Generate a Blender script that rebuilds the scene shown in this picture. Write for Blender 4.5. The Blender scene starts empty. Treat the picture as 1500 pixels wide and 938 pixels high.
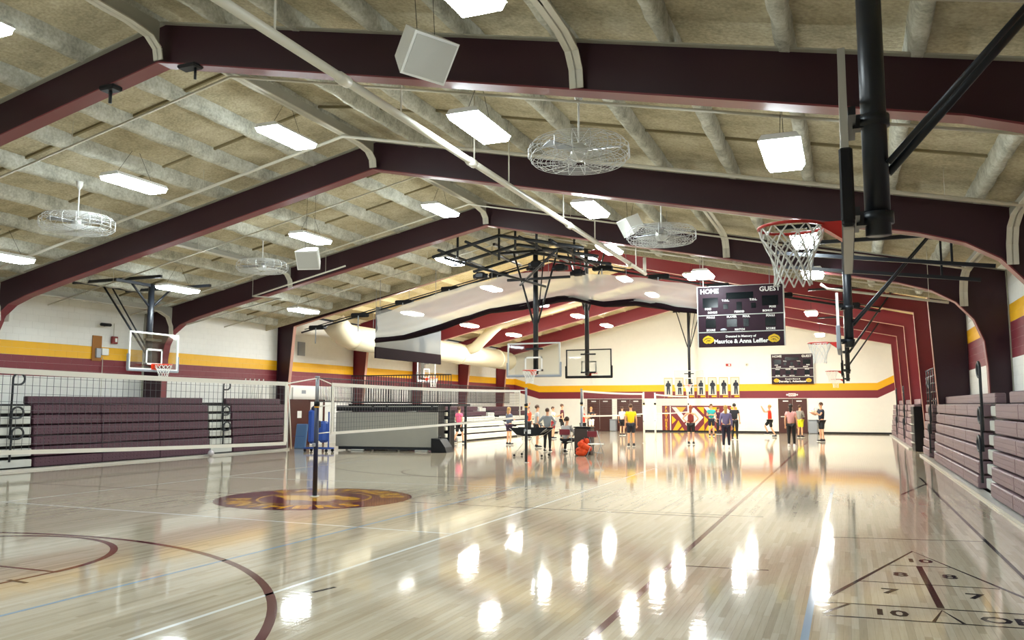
import bpy, math, random
from math import sin, cos, pi, radians, sqrt, atan2
from mathutils import Vector, Matrix
random.seed(7)
S = bpy.context.scene
COL = S.collection
# ---------------------------------------------------------------- camera
CAMZ = 1.75; YAW = 0.3829996; PITCH = 0.1023549; FPX = 1215.0
cd = bpy.data.cameras.new('camera'); cam = bpy.data.objects.new('camera', cd); COL.objects.link(cam)
cd.sensor_fit = 'HORIZONTAL'; cd.sensor_width = 36.0; cd.lens = FPX / 1500 * 36
cd.clip_start = 0.05; cd.clip_end = 300
cam.location = (0, 0, CAMZ); cam.rotation_euler = (pi / 2 + PITCH, 0, YAW)
S.camera = cam
# ---------------------------------------------------------------- world, exposure
W = bpy.data.worlds.new('world'); S.world = W; W.use_nodes = True
W.node_tree.nodes['Background'].inputs[0].default_value = (0.5, 0.55, 0.6, 1)
W.node_tree.nodes['Background'].inputs[1].default_value = 0.05
S.view_settings.view_transform = 'Standard'; S.view_settings.look = 'None'
S.view_settings.exposure = 0.82; S.view_settings.gamma = 1.0; S.view_settings.use_curve_mapping = False
LAMP = 36.0            # emission of the lamp lenses, old hall
LAMP_FAR = 100.0        # the newer hall beyond the curtain is lit brighter
S.cycles.use_denoising = True
S.cycles.max_bounces = 7; S.cycles.diffuse_bounces = 4; S.cycles.glossy_bounces = 3
S.cycles.transparent_max_bounces = 12; S.cycles.transmission_bounces = 4
S.cycles.caustics_reflective = False; S.cycles.caustics_refractive = False
S.cycles.sample_clamp_indirect = 6.0
# ---------------------------------------------------------------- materials
def lin(h):
    c = [int(h[i:i + 2], 16) / 255 for i in (0, 2, 4)]
    return tuple(((x + .055) / 1.055) ** 2.4 if x > .04045 else x / 12.92 for x in c)
MATS = {}
def mat(name, hexc, rough=.5, metal=0., var=0., nscale=4., bump=0., bscale=40., spec=.5, coat=0.):
    if name in MATS: return MATS[name]
    m = bpy.data.materials.new(name); m.use_nodes = True; nt = m.node_tree; N = nt.nodes; L = nt.links
    b = N['Principled BSDF']; c = lin(hexc)
    b.inputs['Base Color'].default_value = (*c, 1); b.inputs['Roughness'].default_value = rough
    b.inputs['Metallic'].default_value = metal; b.inputs['Specular IOR Level'].default_value = spec
    b.inputs['Coat Weight'].default_value = coat
    tc = N.new('ShaderNodeTexCoord')
    if var > 0:
        n = N.new('ShaderNodeTexNoise'); n.inputs['Scale'].default_value = nscale; n.inputs['Detail'].default_value = 5
        L.new(tc.outputs['Object'], n.inputs['Vector'])
        mx = N.new('ShaderNodeMix'); mx.data_type = 'RGBA'
        mx.inputs[6].default_value = (*[max(0, x * (1 - var)) for x in c], 1)
        mx.inputs[7].default_value = (*[min(1, x * (1 + var)) for x in c], 1)
        L.new(n.outputs['Fac'], mx.inputs[0]); L.new(mx.outputs[2], b.inputs['Base Color'])
    if bump > 0:
        n = N.new('ShaderNodeTexNoise'); n.inputs['Scale'].default_value = bscale; n.inputs['Detail'].default_value = 4
        L.new(tc.outputs['Object'], n.inputs['Vector'])
        bp = N.new('ShaderNodeBump'); bp.inputs['Strength'].default_value = bump; bp.inputs['Distance'].default_value = .01
        L.new(n.outputs['Fac'], bp.inputs['Height']); L.new(bp.outputs[0], b.inputs['Normal'])
    MATS[name] = m; return m
def emis(name, rgb, strength):
    m = bpy.data.materials.new(name); m.use_nodes = True; nt = m.node_tree
    b = nt.nodes['Principled BSDF']; b.inputs['Base Color'].default_value = (.8, .8, .8, 1)
    b.inputs['Emission Color'].default_value = (*rgb, 1); b.inputs['Emission Strength'].default_value = strength
    MATS[name] = m; return m
def sheer(name, hexc, keep, tr=.3):
    """cloth mesh: part opaque fabric, part holes"""
    m = bpy.data.materials.new(name); m.use_nodes = True; nt = m.node_tree; N = nt.nodes; L = nt.links
    for n in list(N):
        if n.type == 'BSDF_PRINCIPLED': N.remove(n)
    d = N.new('ShaderNodeBsdfDiffuse'); d.inputs[0].default_value = (*lin(hexc), 1)
    t = N.new('ShaderNodeBsdfTranslucent'); t.inputs[0].default_value = (*lin(hexc), 1)
    a = N.new('ShaderNodeMixShader'); a.inputs[0].default_value = tr
    L.new(d.outputs[0], a.inputs[1]); L.new(t.outputs[0], a.inputs[2])
    p = N.new('ShaderNodeBsdfTransparent'); e = N.new('ShaderNodeMixShader'); e.inputs[0].default_value = keep
    L.new(p.outputs[0], e.inputs[1]); L.new(a.outputs[0], e.inputs[2])
    L.new(e.outputs[0], N['Material Output'].inputs[0]); MATS[name] = m; return m
def glassy(name):
    m = bpy.data.materials.new(name); m.use_nodes = True; nt = m.node_tree; N = nt.nodes; L = nt.links
    for n in list(N):
        if n.type == 'BSDF_PRINCIPLED': N.remove(n)
    g = N.new('ShaderNodeBsdfGlossy'); g.inputs['Roughness'].default_value = .03
    p = N.new('ShaderNodeBsdfTransparent'); p.inputs[0].default_value = (.93, .95, .95, 1)
    f = N.new('ShaderNodeLayerWeight'); f.inputs[0].default_value = .12
    e = N.new('ShaderNodeMixShader'); L.new(f.outputs['Facing'], e.inputs[0])
    L.new(p.outputs[0], e.inputs[1]); L.new(g.outputs[0], e.inputs[2])
    L.new(e.outputs[0], N['Material Output'].inputs[0]); MATS[name] = m; return m
def wood_floor():
    m = bpy.data.materials.new('maple_floor'); m.use_nodes = True; nt = m.node_tree; N = nt.nodes; L = nt.links
    b = N['Principled BSDF']
    at = N.new('ShaderNodeAttribute'); at.attribute_name = 'tint'
    cr = N.new('ShaderNodeValToRGB'); cr.color_ramp.elements[0].position = 0; cr.color_ramp.elements[1].position = 1
    cr.color_ramp.elements[0].color = (*lin('b3a690'), 1); cr.color_ramp.elements[1].color = (*lin('c9beaa'), 1)
    e = cr.color_ramp.elements.new(.25); e.color = (*lin('beb29c'), 1)
    L.new(at.outputs['Fac'], cr.inputs[0])
    g = N.new('ShaderNodeNewGeometry'); mp = N.new('ShaderNodeMapping'); mp.inputs['Scale'].default_value = (60, 3, 1)
    L.new(g.outputs['Position'], mp.inputs[0])
    n = N.new('ShaderNodeTexNoise'); n.inputs['Scale'].default_value = 1; n.inputs['Detail'].default_value = 4
    L.new(mp.outputs[0], n.inputs['Vector'])
    mx = N.new('ShaderNodeMix'); mx.data_type = 'RGBA'; mx.blend_type = 'MULTIPLY'; mx.inputs[0].default_value = .2
    r2 = N.new('ShaderNodeValToRGB'); r2.color_ramp.elements[0].color = (.6, .52, .42, 1); r2.color_ramp.elements[0].position = .3
    r2.color_ramp.elements[1].color = (1, 1, 1, 1); r2.color_ramp.elements[1].position = .6
    L.new(n.outputs['Fac'], r2.inputs[0]); L.new(cr.outputs[0], mx.inputs[6]); L.new(r2.outputs[0], mx.inputs[7])
    L.new(mx.outputs[2], b.inputs['Base Color'])
    b.inputs['Roughness'].default_value = .06; b.inputs['Specular IOR Level'].default_value = .5
    b.inputs['Coat Weight'].default_value = 0.0; b.inputs['Coat Roughness'].default_value = .05
    m2 = N.new('ShaderNodeMapping'); m2.inputs['Scale'].default_value = (1.2, 9, 1); L.new(g.outputs['Position'], m2.inputs[0])
    w = N.new('ShaderNodeTexNoise'); w.inputs['Scale'].default_value = 1; w.inputs['Detail'].default_value = 2; L.new(m2.outputs[0], w.inputs['Vector'])
    bp = N.new('ShaderNodeBump'); bp.inputs['Strength'].default_value = .08; bp.inputs['Distance'].default_value = .01
    L.new(w.outputs['Fac'], bp.inputs['Height']); L.new(bp.outputs[0], b.inputs['Normal']); L.new(bp.outputs[0], b.inputs['Coat Normal'])
    MATS['maple_floor'] = m; return m
def insulation(name, a, b_, c_, sc=1.2):
    m = bpy.data.materials.new(name); m.use_nodes = True; nt = m.node_tree; N = nt.nodes; L = nt.links
    b = N['Principled BSDF']; b.inputs['Roughness'].default_value = .95; b.inputs['Specular IOR Level'].default_value = .1
    g = N.new('ShaderNodeNewGeometry')
    n = N.new('ShaderNodeTexNoise'); n.inputs['Scale'].default_value = sc; n.inputs['Detail'].default_value = 8; n.inputs['Roughness'].default_value = .7
    L.new(g.outputs['Position'], n.inputs['Vector'])
    cr = N.new('ShaderNodeValToRGB'); cr.color_ramp.elements[0].color = (*lin(a), 1); cr.color_ramp.elements[0].position = .33
    cr.color_ramp.elements[1].color = (*lin(c_), 1); cr.color_ramp.elements[1].position = .68
    e = cr.color_ramp.elements.new(.5); e.color = (*lin(b_), 1)
    L.new(n.outputs['Fac'], cr.inputs[0])
    n2 = N.new('ShaderNodeTexNoise'); n2.inputs['Scale'].default_value = 22; n2.inputs['Detail'].default_value = 4
    L.new(g.outputs['Position'], n2.inputs['Vector'])
    mx = N.new('ShaderNodeMix'); mx.data_type = 'RGBA'; mx.blend_type = 'OVERLAY'; mx.inputs[0].default_value = .5
    L.new(cr.outputs[0], mx.inputs[6]); L.new(n2.outputs['Fac'], mx.inputs[7]); L.new(mx.outputs[2], b.inputs['Base Color'])
    bp = N.new('ShaderNodeBump'); bp.inputs['Strength'].default_value = .6; bp.inputs['Distance'].default_value = .03
    L.new(n2.outputs['Fac'], bp.inputs['Height']); L.new(bp.outputs[0], b.inputs['Normal'])
    MATS[name] = m; return m
M_FLOOR = wood_floor()
M_GAP = mat('floor_joint', '5a4630', .7)
M_INS = insulation('spray_insulation', 'a39a82', 'bfb69b', 'd3ccb5')
M_RIB = insulation('rib_insulation', 'a4a498', 'c4c4b8', 'dcdcd2', 2.5)
M_INS2 = insulation('cream_insulation', 'c9b98a', 'd9cba0', 'e6dab2')
M_RIB2 = mat('cream_rib', 'd8cba4', .8, var=.1)
M_FRAME_LIT = mat('lit_maroon_steel', '701c28', .42, var=.1, nscale=1.5, bump=.05)  # frame paint reddened so its colour carries the far hall's stronger light
M_FRAME_SHADE = mat('shaded_maroon_steel', '32131f', .42, var=.12, nscale=1.5, bump=.05)  # same frame paint, shade put into the colour where direct light misses the webs
M_FLANGE = mat('maroon_flange', '7c3a40', .35, var=.1)
M_MAROON = mat('maroon_paint', '7a2430', .5, var=.06, bump=.08)
M_YEL = mat('gold_paint', 'f2b60e', .5, var=.05, bump=.08)
M_WHITE = mat('white_wall_paint', 'ecebe6', .55, var=.04, bump=.08)
M_WHITE2 = mat('cream_wall_paint', 'f0ede3', .6, var=.03)
M_MORTAR = mat('mortar', 'd6d3ca', .9)
M_CREAM = mat('cream_steel', 'd0ccbe', .45, var=.08)
M_PIPE = mat('cream_pipe', 'd6d2c4', .4)
M_BLACK = mat('black_steel', '1b1f26', .38, var=.1)
M_BLACK2 = mat('black_plastic', '121216', .55, spec=.3)
M_NAVY = mat('navy_pole', '1c2340', .35)
M_GREYP = mat('grey_pole', '9aa0a8', .35, metal=.3)
M_WH = mat('white_enamel', 'eeeeea', .4)
def seat_mat(name, hexc):
    m = mat(name, hexc, .5, var=.08); nt = m.node_tree; N = nt.nodes; L = nt.links; b = N['Principled BSDF']
    g = N.new('ShaderNodeNewGeometry'); mp = N.new('ShaderNodeMapping'); mp.inputs['Scale'].default_value = (0, 7.5, 11); L.new(g.outputs['Position'], mp.inputs[0])
    v = N.new('ShaderNodeTexVoronoi'); v.inputs['Scale'].default_value = 1; v.inputs['Randomness'].default_value = 0; L.new(mp.outputs[0], v.inputs['Vector'])
    r = N.new('ShaderNodeMapRange'); r.inputs['From Min'].default_value = .1; r.inputs['From Max'].default_value = .2; L.new(v.outputs['Distance'], r.inputs['Value'])
    bp = N.new('ShaderNodeBump'); bp.inputs['Strength'].default_value = .9; bp.inputs['Distance'].default_value = .02
    L.new(r.outputs[0], bp.inputs['Height']); L.new(bp.outputs[0], b.inputs['Normal']); return m
M_SEAT = seat_mat('maroon_seat_plastic', '492a38')
M_SEAT_SHEEN = seat_mat('sheen_maroon_seat', '7a6268')  # maroon greyed so the base colour holds the right stand's sheen
M_STEP = mat('grey_step_board', 'b9bab4', .5, var=.08)
M_BENCH = mat('white_bench_board', 'd9d8cc', .5, var=.06)
M_ALU = mat('aluminium', 'c8c8c2', .35, metal=.5)
M_ORANGE = mat('orange_rim', 'e0401c', .35)
M_RED = mat('red_rim', 'b81e14', .35)
M_NET = mat('white_cord', 'e8e8e4', .7)
M_CORD = mat('grey_netting_cord', '5c5c60', .7)
M_TAPE = mat('white_tape', 'eeeae0', .6)
M_GPANEL = mat('grey_laminate', '97958c', .5, var=.05)
M_BLUE = mat('blue_vinyl', '2c4fa0', .45, var=.08)
M_LBLUE = mat('pale_blue_mat', '5b7fae', .55)
M_DOOR = mat('brown_door', '4a231c', .4, var=.08)
M_DUCT = mat('cream_duct', 'e8dfc4', .45, var=.03)
M_L_MAR = mat('floor_maroon_line', '5a2a30', .09, spec=.22)
M_L_BLK = mat('floor_black_line', '26262a', .09, spec=.22)
M_L_WHT = mat('floor_white_line', 'e4e4e0', .09, spec=.22)
M_L_BLU = mat('floor_blue_line', '8fa6bd', .09, spec=.22)
M_L_YEL = mat('floor_gold_paint', 'cf9716', .09, spec=.22)
M_SB = mat('scoreboard_face', '291120', .5, spec=.3)
M_SBD = mat('scoreboard_window', '0d1416', .12)
M_LET = mat('white_lettering', 'f2f2ee', .5)
M_GLASS = glassy('backboard_glass')
M_CURT = sheer('white_mesh_curtain', 'efeee8', .55, .4)
M_CURT2 = sheer('grey_mesh_curtain', '6e7276', .92, .15)
M_VINYL = mat('maroon_vinyl', '1a0b12', .85, var=.1, spec=.15)
M_LENS = emis('lamp_lens', (.86, .97, 1.0), LAMP)
M_LENS2 = emis('lamp_lens_far', (.97, .98, .92), LAMP_FAR)
# ---------------------------------------------------------------- mesh builder
class MB:
    def __init__(s): s.v = []; s.f = []; s.m = []; s.sm = []
    def add(s, vs, fs, mi=0, smooth=False, M=None):
        o = len(s.v)
        s.v += [tuple(M @ Vector(p)) if M is not None else tuple(p) for p in vs]
        for f in fs: s.f.append(tuple(i + o for i in f)); s.m.append(mi); s.sm.append(smooth)
        return s
    def box(s, x0, x1, y0, y1, z0, z1, mi=0, M=None):
        vs = [(x, y, z) for z in (z0, z1) for y in (y0, y1) for x in (x0, x1)]
        return s.add(vs, [(0, 2, 3, 1), (4, 5, 7, 6), (0, 1, 5, 4), (2, 6, 7, 3), (0, 4, 6, 2), (1, 3, 7, 5)], mi, M=M)
    def cbox(s, c, d, mi=0, M=None):
        return s.box(c[0] - d[0] / 2, c[0] + d[0] / 2, c[1] - d[1] / 2, c[1] + d[1] / 2, c[2] - d[2] / 2, c[2] + d[2] / 2, mi, M)
    def rbox(s, c, d, b, mi=0, M=None):
        """bevelled box: chamfered along all edges"""
        hx, hy, hz = d[0] / 2, d[1] / 2, d[2] / 2; b = min(b, hx * .9, hy * .9, hz * .9)
        vs = []; rings = []
        for (z, k) in ((-hz, b), (-hz + b, 0), (hz - b, 0), (hz, b)):
            X = hx - k; Y = hy - k; q = b if k == 0 else b * .5
            r = [(-X + q, -Y), (X - q, -Y), (X, -Y + q), (X, Y - q), (X - q, Y), (-X + q, Y), (-X, Y - q), (-X, -Y + q)]
            rings.append([len(vs) + i for i in range(8)]); vs += [(c[0] + x, c[1] + y, c[2] + z) for x, y in r]
        fs = [tuple(reversed(rings[0])), tuple(rings[3])]
        for a, e in zip(rings, rings[1:]):
            fs += [(a[i], a[(i + 1) % 8], e[(i + 1) % 8], e[i]) for i in range(8)]
        return s.add(vs, fs, mi, M=M)
    def tube(s, pts, r, n=6, closed=False, mi=0, M=None, rs=None, cap=True):
        P = [Vector(p) for p in pts]; k = len(P); vs = []; fs = []; up = None
        for i, p in enumerate(P):
            a = P[(i - 1) % k] if (closed or i > 0) else p; b = P[(i + 1) % k] if (closed or i < k - 1) else p
            d = (b - a)
            d = d.normalized() if d.length > 1e-9 else Vector((0, 0, 1))
            if up is None:
                up = Vector((0, 0, 1)) if abs(d.z) < .9 else Vector((1, 0, 0))
            u = up - d * up.dot(d)
            if u.length < 1e-6: u = d.orthogonal()
            u.normalize(); w = d.cross(u); up = u
            rr = rs[i] if rs else r
            vs += [p + (u * cos(2 * pi * j / n) + w * sin(2 * pi * j / n)) * rr for j in range(n)]
        for i in range(k if closed else k - 1):
            a = i * n; b = ((i + 1) % k) * n
            fs += [(a + j, a + (j + 1) % n, b + (j + 1) % n, b + j) for j in range(n)]
        if not closed and cap: fs += [tuple(reversed(range(n))), tuple(range((k - 1) * n, k * n))]
        return s.add(vs, fs, mi, n > 4, M)
    def bar(s, a, b, w, h=None, mi=0, M=None):
        """rectangular bar from a to b"""
        h = h or w; a = Vector(a); b = Vector(b); d = (b - a).normalized()
        up = Vector((0, 0, 1)) if abs(d.z) < .95 else Vector((0, 1, 0))
        x = d.cross(up).normalized(); y = x.cross(d)
        vs = [p + x * sx * w / 2 + y * sy * h / 2 for p in (a, b) for sx, sy in ((-1, -1), (1, -1), (1, 1), (-1, 1))]
        return s.add(vs, [(3, 2, 1, 0), (4, 5, 6, 7), (0, 1, 5, 4), (1, 2, 6, 5), (2, 3, 7, 6), (3, 0, 4, 7)], mi, M=M)
    def prism(s, poly, a0, a1, axis='Y', mi=0, M=None):
        n = len(poly)
        def q(p, t):
            return {'Y': (p[0], t, p[1]), 'X': (t, p[0], p[1]), 'Z': (p[0], p[1], t)}[axis]
        vs = [q(p, a0) for p in poly] + [q(p, a1) for p in poly]
        fs = [tuple(range(n)), tuple(reversed(range(n, 2 * n)))] + [(i, i + n, (i + 1) % n + n, (i + 1) % n) for i in range(n)]
        return s.add(vs, fs, mi, M=M)
    def lathe(s, prof, c=(0, 0, 0), n=16, mi=0, smooth=True, M=None):
        vs = []; fs = []
        for (r, z) in prof: vs += [(c[0] + r * cos(2 * pi * j / n), c[1] + r * sin(2 * pi * j / n), c[2] + z) for j in range(n)]
        for i in range(len(prof) - 1):
            a = i * n; b = a + n
            fs += [(a + j, a + (j + 1) % n, b + (j + 1) % n, b + j) for j in range(n)]
        fs += [tuple(reversed(range(n))), tuple(range((len(prof) - 1) * n, len(prof) * n))]
        return s.add(vs, fs, mi, smooth, M)
    def ball(s, c, rx, ry=None, rz=None, n=12, k=8, mi=0, M=None):
        ry = ry or rx; rz = rz or rx; vs = []; fs = []
        for i in range(1, k):
            t = pi * i / k
            vs += [(c[0] + rx * sin(t) * cos(2 * pi * j / n), c[1] + ry * sin(t) * sin(2 * pi * j / n), c[2] + rz * cos(t)) for j in range(n)]
        vs += [(c[0], c[1], c[2] + rz), (c[0], c[1], c[2] - rz)]; T = len(vs) - 2
        for i in range(k - 2):
            a = i * n; b = a + n; fs += [(a + j, b + j, b + (j + 1) % n, a + (j + 1) % n) for j in range(n)]
        fs += [(T, j, (j + 1) % n) for j in range(n)] + [(T + 1, (k - 2) * n + (j + 1) % n, (k - 2) * n + j) for j in range(n)]
        return s.add(vs, fs, mi, True, M)
    def strip(s, path, t, y0, y1, mi=0):
        """flange: band of thickness t following an (x,z) path, from y0 to y1; thickness grows to the left of the path"""
        n = len(path); up = []
        for i in range(n):
            a = Vector(path[max(i - 1, 0)]); b = Vector(path[min(i + 1, n - 1)]); d = (b - a).normalized()
            up.append(Vector(path[i]) + Vector((-d.y, d.x)) * t)
        poly = [tuple(p) for p in path] + [tuple(p) for p in reversed(up)]
        vs = [(p[0], y, p[1]) for y in (y0, y1) for p in poly]; N_ = 2 * n; fs = []
        for i in range(n - 1):
            fs += [(i, i + 1, N_ - 2 - i, N_ - 1 - i), (N_ + N_ - 1 - i, N_ + N_ - 2 - i, N_ + i + 1, N_ + i),
                   (i, N_ + i, N_ + i + 1, i + 1), (N_ - 1 - i, N_ - 2 - i, N_ + N_ - 2 - i, N_ + N_ - 1 - i)]
        return s.add(vs, fs, mi)
    def mesh(s, name, mats, origin=(0, 0, 0)):
        me = bpy.data.meshes.new(name); ox, oy, oz = origin
        me.from_pydata([(x - ox, y - oy, z - oz) for x, y, z in s.v], [], s.f)
        for m in (mats if isinstance(mats, (list, tuple)) else [mats]): me.materials.append(m)
        me.polygons.foreach_set('material_index', s.m); me.polygons.foreach_set('use_smooth', s.sm)
        me.update(); return me
def wloc(o):
    v = Vector((0, 0, 0))
    while o: v += o.location; o = o.parent
    return v
def obj(name, mb, mats, parent=None, world=False, loc=None, **props):
    me = mb if isinstance(mb, bpy.types.Mesh) else mb.mesh(name, mats, wloc(parent) if (world and parent) else (0, 0, 0))
    o = bpy.data.objects.new(name, me); COL.objects.link(o)
    if parent: o.parent = parent
    if loc: o.location = loc
    for k, v in props.items(): o[k] = v
    return o
def thing(name, label, cat, loc=(0, 0, 0), rz=0, group=None):
    o = bpy.data.objects.new(name, None); COL.objects.link(o); o.empty_display_size = .2
    o.location = loc; o.rotation_euler = (0, 0, rz); o['label'] = label; o['category'] = cat
    if group: o['group'] = group
    return o
def struct(name, mb, mats, parent=None, **p):
    o = obj(name, mb, mats, parent, world=True, **p)
    if not parent: o['kind'] = 'structure'
    return o
def dup(root, loc, rz=0, label=None):
    def cp(o, par):
        c = o.copy(); COL.objects.link(c)
        if par: c.parent = par
        for ch in kids[o.name]: cp(ch, c)
        return c
    kids = {}
    def collect(o):
        kids[o.name] = [c for c in o.children]
        for c in kids[o.name]: collect(c)
    collect(root)
    r = cp(root, None); r.location = loc; r.rotation_euler = (0, 0, rz)
    if label: r['label'] = label
    return r
_tc = {}
def text_mesh(txt, size, ext=.002, align='CENTER', bold=0.0):
    key = (txt, size, ext, bold, align)
    if key in _tc: return _tc[key]
    cu = bpy.data.curves.new('lettering', 'FONT'); cu.body = txt; cu.size = size; cu.extrude = ext; cu.align_x = align; cu.align_y = 'CENTER'
    cu.offset = bold; cu.resolution_u = 2
    t = bpy.data.objects.new('lettering_tmp', cu); COL.objects.link(t)
    dg = bpy.context.evaluated_depsgraph_get(); me = bpy.data.meshes.new_from_object(t.evaluated_get(dg))
    bpy.data.objects.remove(t); _tc[key] = me; me.name = 'lettering'; return me
def text(name, txt, size, m, parent, loc, rot, sx=1., bold=0., ext=.002):
    me = text_mesh(txt, size, ext, bold=bold).copy(); me.materials.clear(); me.materials.append(m)
    o = bpy.data.objects.new(name, me); COL.objects.link(o); o.parent = parent; o.location = loc; o.rotation_euler = rot; o.scale = (sx, 1, 1); return o
def cam_px(P):
    """pinhole projection, used only to pick which floor strips lie nearest in view"""
    x, y, z = P[0], P[1], P[2] - CAMZ
    f = (-sin(YAW) * cos(PITCH), cos(YAW) * cos(PITCH), sin(PITCH)); r = (cos(YAW), sin(YAW), 0)
    u = (r[1] * f[2] - r[2] * f[1], r[2] * f[0] - r[0] * f[2], r[0] * f[1] - r[1] * f[0])
    d = x * f[0] + y * f[1] + z * f[2]
    return 750 + FPX * (x * r[0] + y * r[1]) / d, 469 - FPX * (x * u[0] + y * u[1] + z * u[2]) / d, d
# ================================================================ SHELL
XL, XR, YE, YB = -22.1, 3.45, 55.3, -4.0
RX = -9.4; YM = 27.75                     # ridge, end of the old hall
def ztop(x): return 7.5 - .212 * abs(x - RX)        # purlin underside, old hall
def ztop2(x): return 8.62 - .24 * abs(x - RX)       # same, new hall
# ---- floor
fb = MB().box(XL, XR, YB, YE, -.15, -.003)
floor = struct('floor', fb, M_GAP)
BW, BL = .057, 1.2
rows = int((XR - XL) / BW)
pick = []; rest = []
rr = random.Random(3)
for i in range(rows):
    x0 = XL + i * BW; off = rr.random() * BL; y = YB - off
    while y < YE:
        a, b = max(y, YB), min(y + BL, YE); y += BL
        if b - a < .05: continue
        full = abs((b - a) - BL) < 1e-6
        t = rr.random()
        if full and 4.6 < a < 9.5 and -7 < x0 < 4:
            px, py, d = cam_px((x0 + BW / 2, (a + b) / 2, 0))
            if 0 < px < 1500 and py < 960: pick.append((d, x0, a, t)); continue
        rest.append((x0, a, b, t))
pick.sort(); rest += [(x, a, a + BL, t) for d, x, a, t in pick[300:]]; pick = pick[:300]
g = .0005
vs = []; fs = []
for (x0, a, b, t) in rest:
    k = len(vs); vs += [(x0 + g, a + g, 0), (x0 + BW - g, a + g, 0), (x0 + BW - g, b - g, 0), (x0 + g, b - g, 0)]; fs.append((k, k + 1, k + 2, k + 3))
me = bpy.data.meshes.new('floorboard_field'); me.from_pydata(vs, [], fs); me.materials.append(M_FLOOR)
at = me.attributes.new('tint', 'FLOAT', 'FACE'); at.data.foreach_set('value', [r[3] for r in rest]); me.update()
obj('floorboard_field', me, None, floor, kind='stuff')
variants = []
for k in range(8):
    m_ = MB().box(g, BW - g, g, BL - g, -.003, 0).mesh('floorboard', M_FLOOR)
    a_ = m_.attributes.new('tint', 'FLOAT', 'FACE'); a_.data.foreach_set('value', [k / 7.0] * 6); variants.append(m_)
for d, x0, a, t in pick:
    obj('floorboard', variants[int(t * 7.99)], None, floor, loc=(x0, a, 0))
# ---- floor markings (paint under the varnish)
def band(pts, w, z0=.0006, z1=.0012, closed=False):
    mb = MB(); n = len(pts); L_, R_ = [], []
    for i in range(n):
        a = Vector(pts[(i - 1) % n if closed else max(i - 1, 0)]); b = Vector(pts[(i + 1) % n if closed else min(i + 1, n - 1)])
        d = (b - a).normalized(); q = Vector((-d.y, d.x)) * w / 2; L_.append(Vector(pts[i]) + q); R_.append(Vector(pts[i]) - q)
    vs = [(p.x, p.y, z1) for p in R_] + [(p.x, p.y, z1) for p in L_]
    fs = [(i, (i + 1) % n, n + (i + 1) % n, n + i) for i in range(n if closed else n - 1)]
    return mb.add(vs, fs)
def arc(cx, cy, r, a0, a1, n=48): return [(cx + r * cos(radians(a0 + (a1 - a0) * i / n)), cy + r * sin(radians(a0 + (a1 - a0) * i / n))) for i in range(n + 1)]
def fline(name, pts, w, m, closed=False, z=.0012): return obj(name, band(pts, w, z1=z, closed=closed), m, floor)
fline('court_sideline', [(-1.87, -2), (-1.87, 44)], .07, M_L_MAR)
fline('court_sideline', [(-17.0, -2), (-17.0, 44)], .05, M_L_MAR)
fline('half_court_line', [(-17, 13.5), (-11.25, 13.5)], .05, M_L_MAR)
fline('half_court_line', [(-7.65, 13.5), (-1.9, 13.5)], .05, M_L_MAR)
fline('three_point_line', arc(-9.4, 2.45, 5.95, 0, 180, 72), .085, M_L_MAR)
fline('three_point_line', arc(-9.4, 24.4, 5.95, 180, 360, 72), .05, M_L_MAR)
fline('free_throw_circle', arc(-9.6, 6.5, 1.78, 0, 180, 48), .085, M_L_MAR, z=.0014)
fline('free_throw_line', [(-11.4, 6.52), (-7.82, 6.52)], .05, M_L_MAR)
fline('lane_line', [(-7.82, 6.52), (-7.82, 1)], .05, M_L_MAR)
fline('free_throw_circle', arc(-9.4, 20.3, 1.78, 180, 360, 48), .05, M_L_MAR, z=.0014)
fline('lane_tick', [(-7.9, 6.05), (-7.6, 6.02)], .05, M_L_BLK, z=.0016)
fline('floor_tick', [(-4.73, 6.72), (-4.66, 7.0)], .05, M_L_BLK)
fline('volleyball_line', [(-5.06, 1), (-5.06, 24)], .05, M_L_WHT)
fline('volleyball_line', [(-14.3, 10.75), (-5.06, 10.42)], .05, M_L_WHT)
fline('volleyball_line', [(-14.3, 9), (-14.3, 24)], .05, M_L_WHT)
fline('volleyball_line', [(-14.3, 16.5), (-5.06, 16.7)], .05, M_L_WHT)
fline('blue_court_line', [(-6.62, 1), (-6.62, 24)], .045, M_L_BLU)
fline('blue_court_line', [(-.37, 2), (-.37, 20)], .06, M_L_BLU)
fline('black_court_line', [(-1.75, 9.33), (-.85, 9.42)], .035, M_L_BLK)
fline('black_court_line', [(-4.3, 13.75), (-1.3, 13.8)], .03, M_L_BLK)
fline('black_court_line', [(-.33, 12.05), (1.58, 12.4)], .025, M_L_BLK)
fline('black_court_line', [(1.55, 22.6), (1.6, 8.5)], .045, M_L_BLK)
fline('black_court_line', [(.9, 18.2), (1.56, 20.9)], .05, M_L_BLK)
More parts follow.
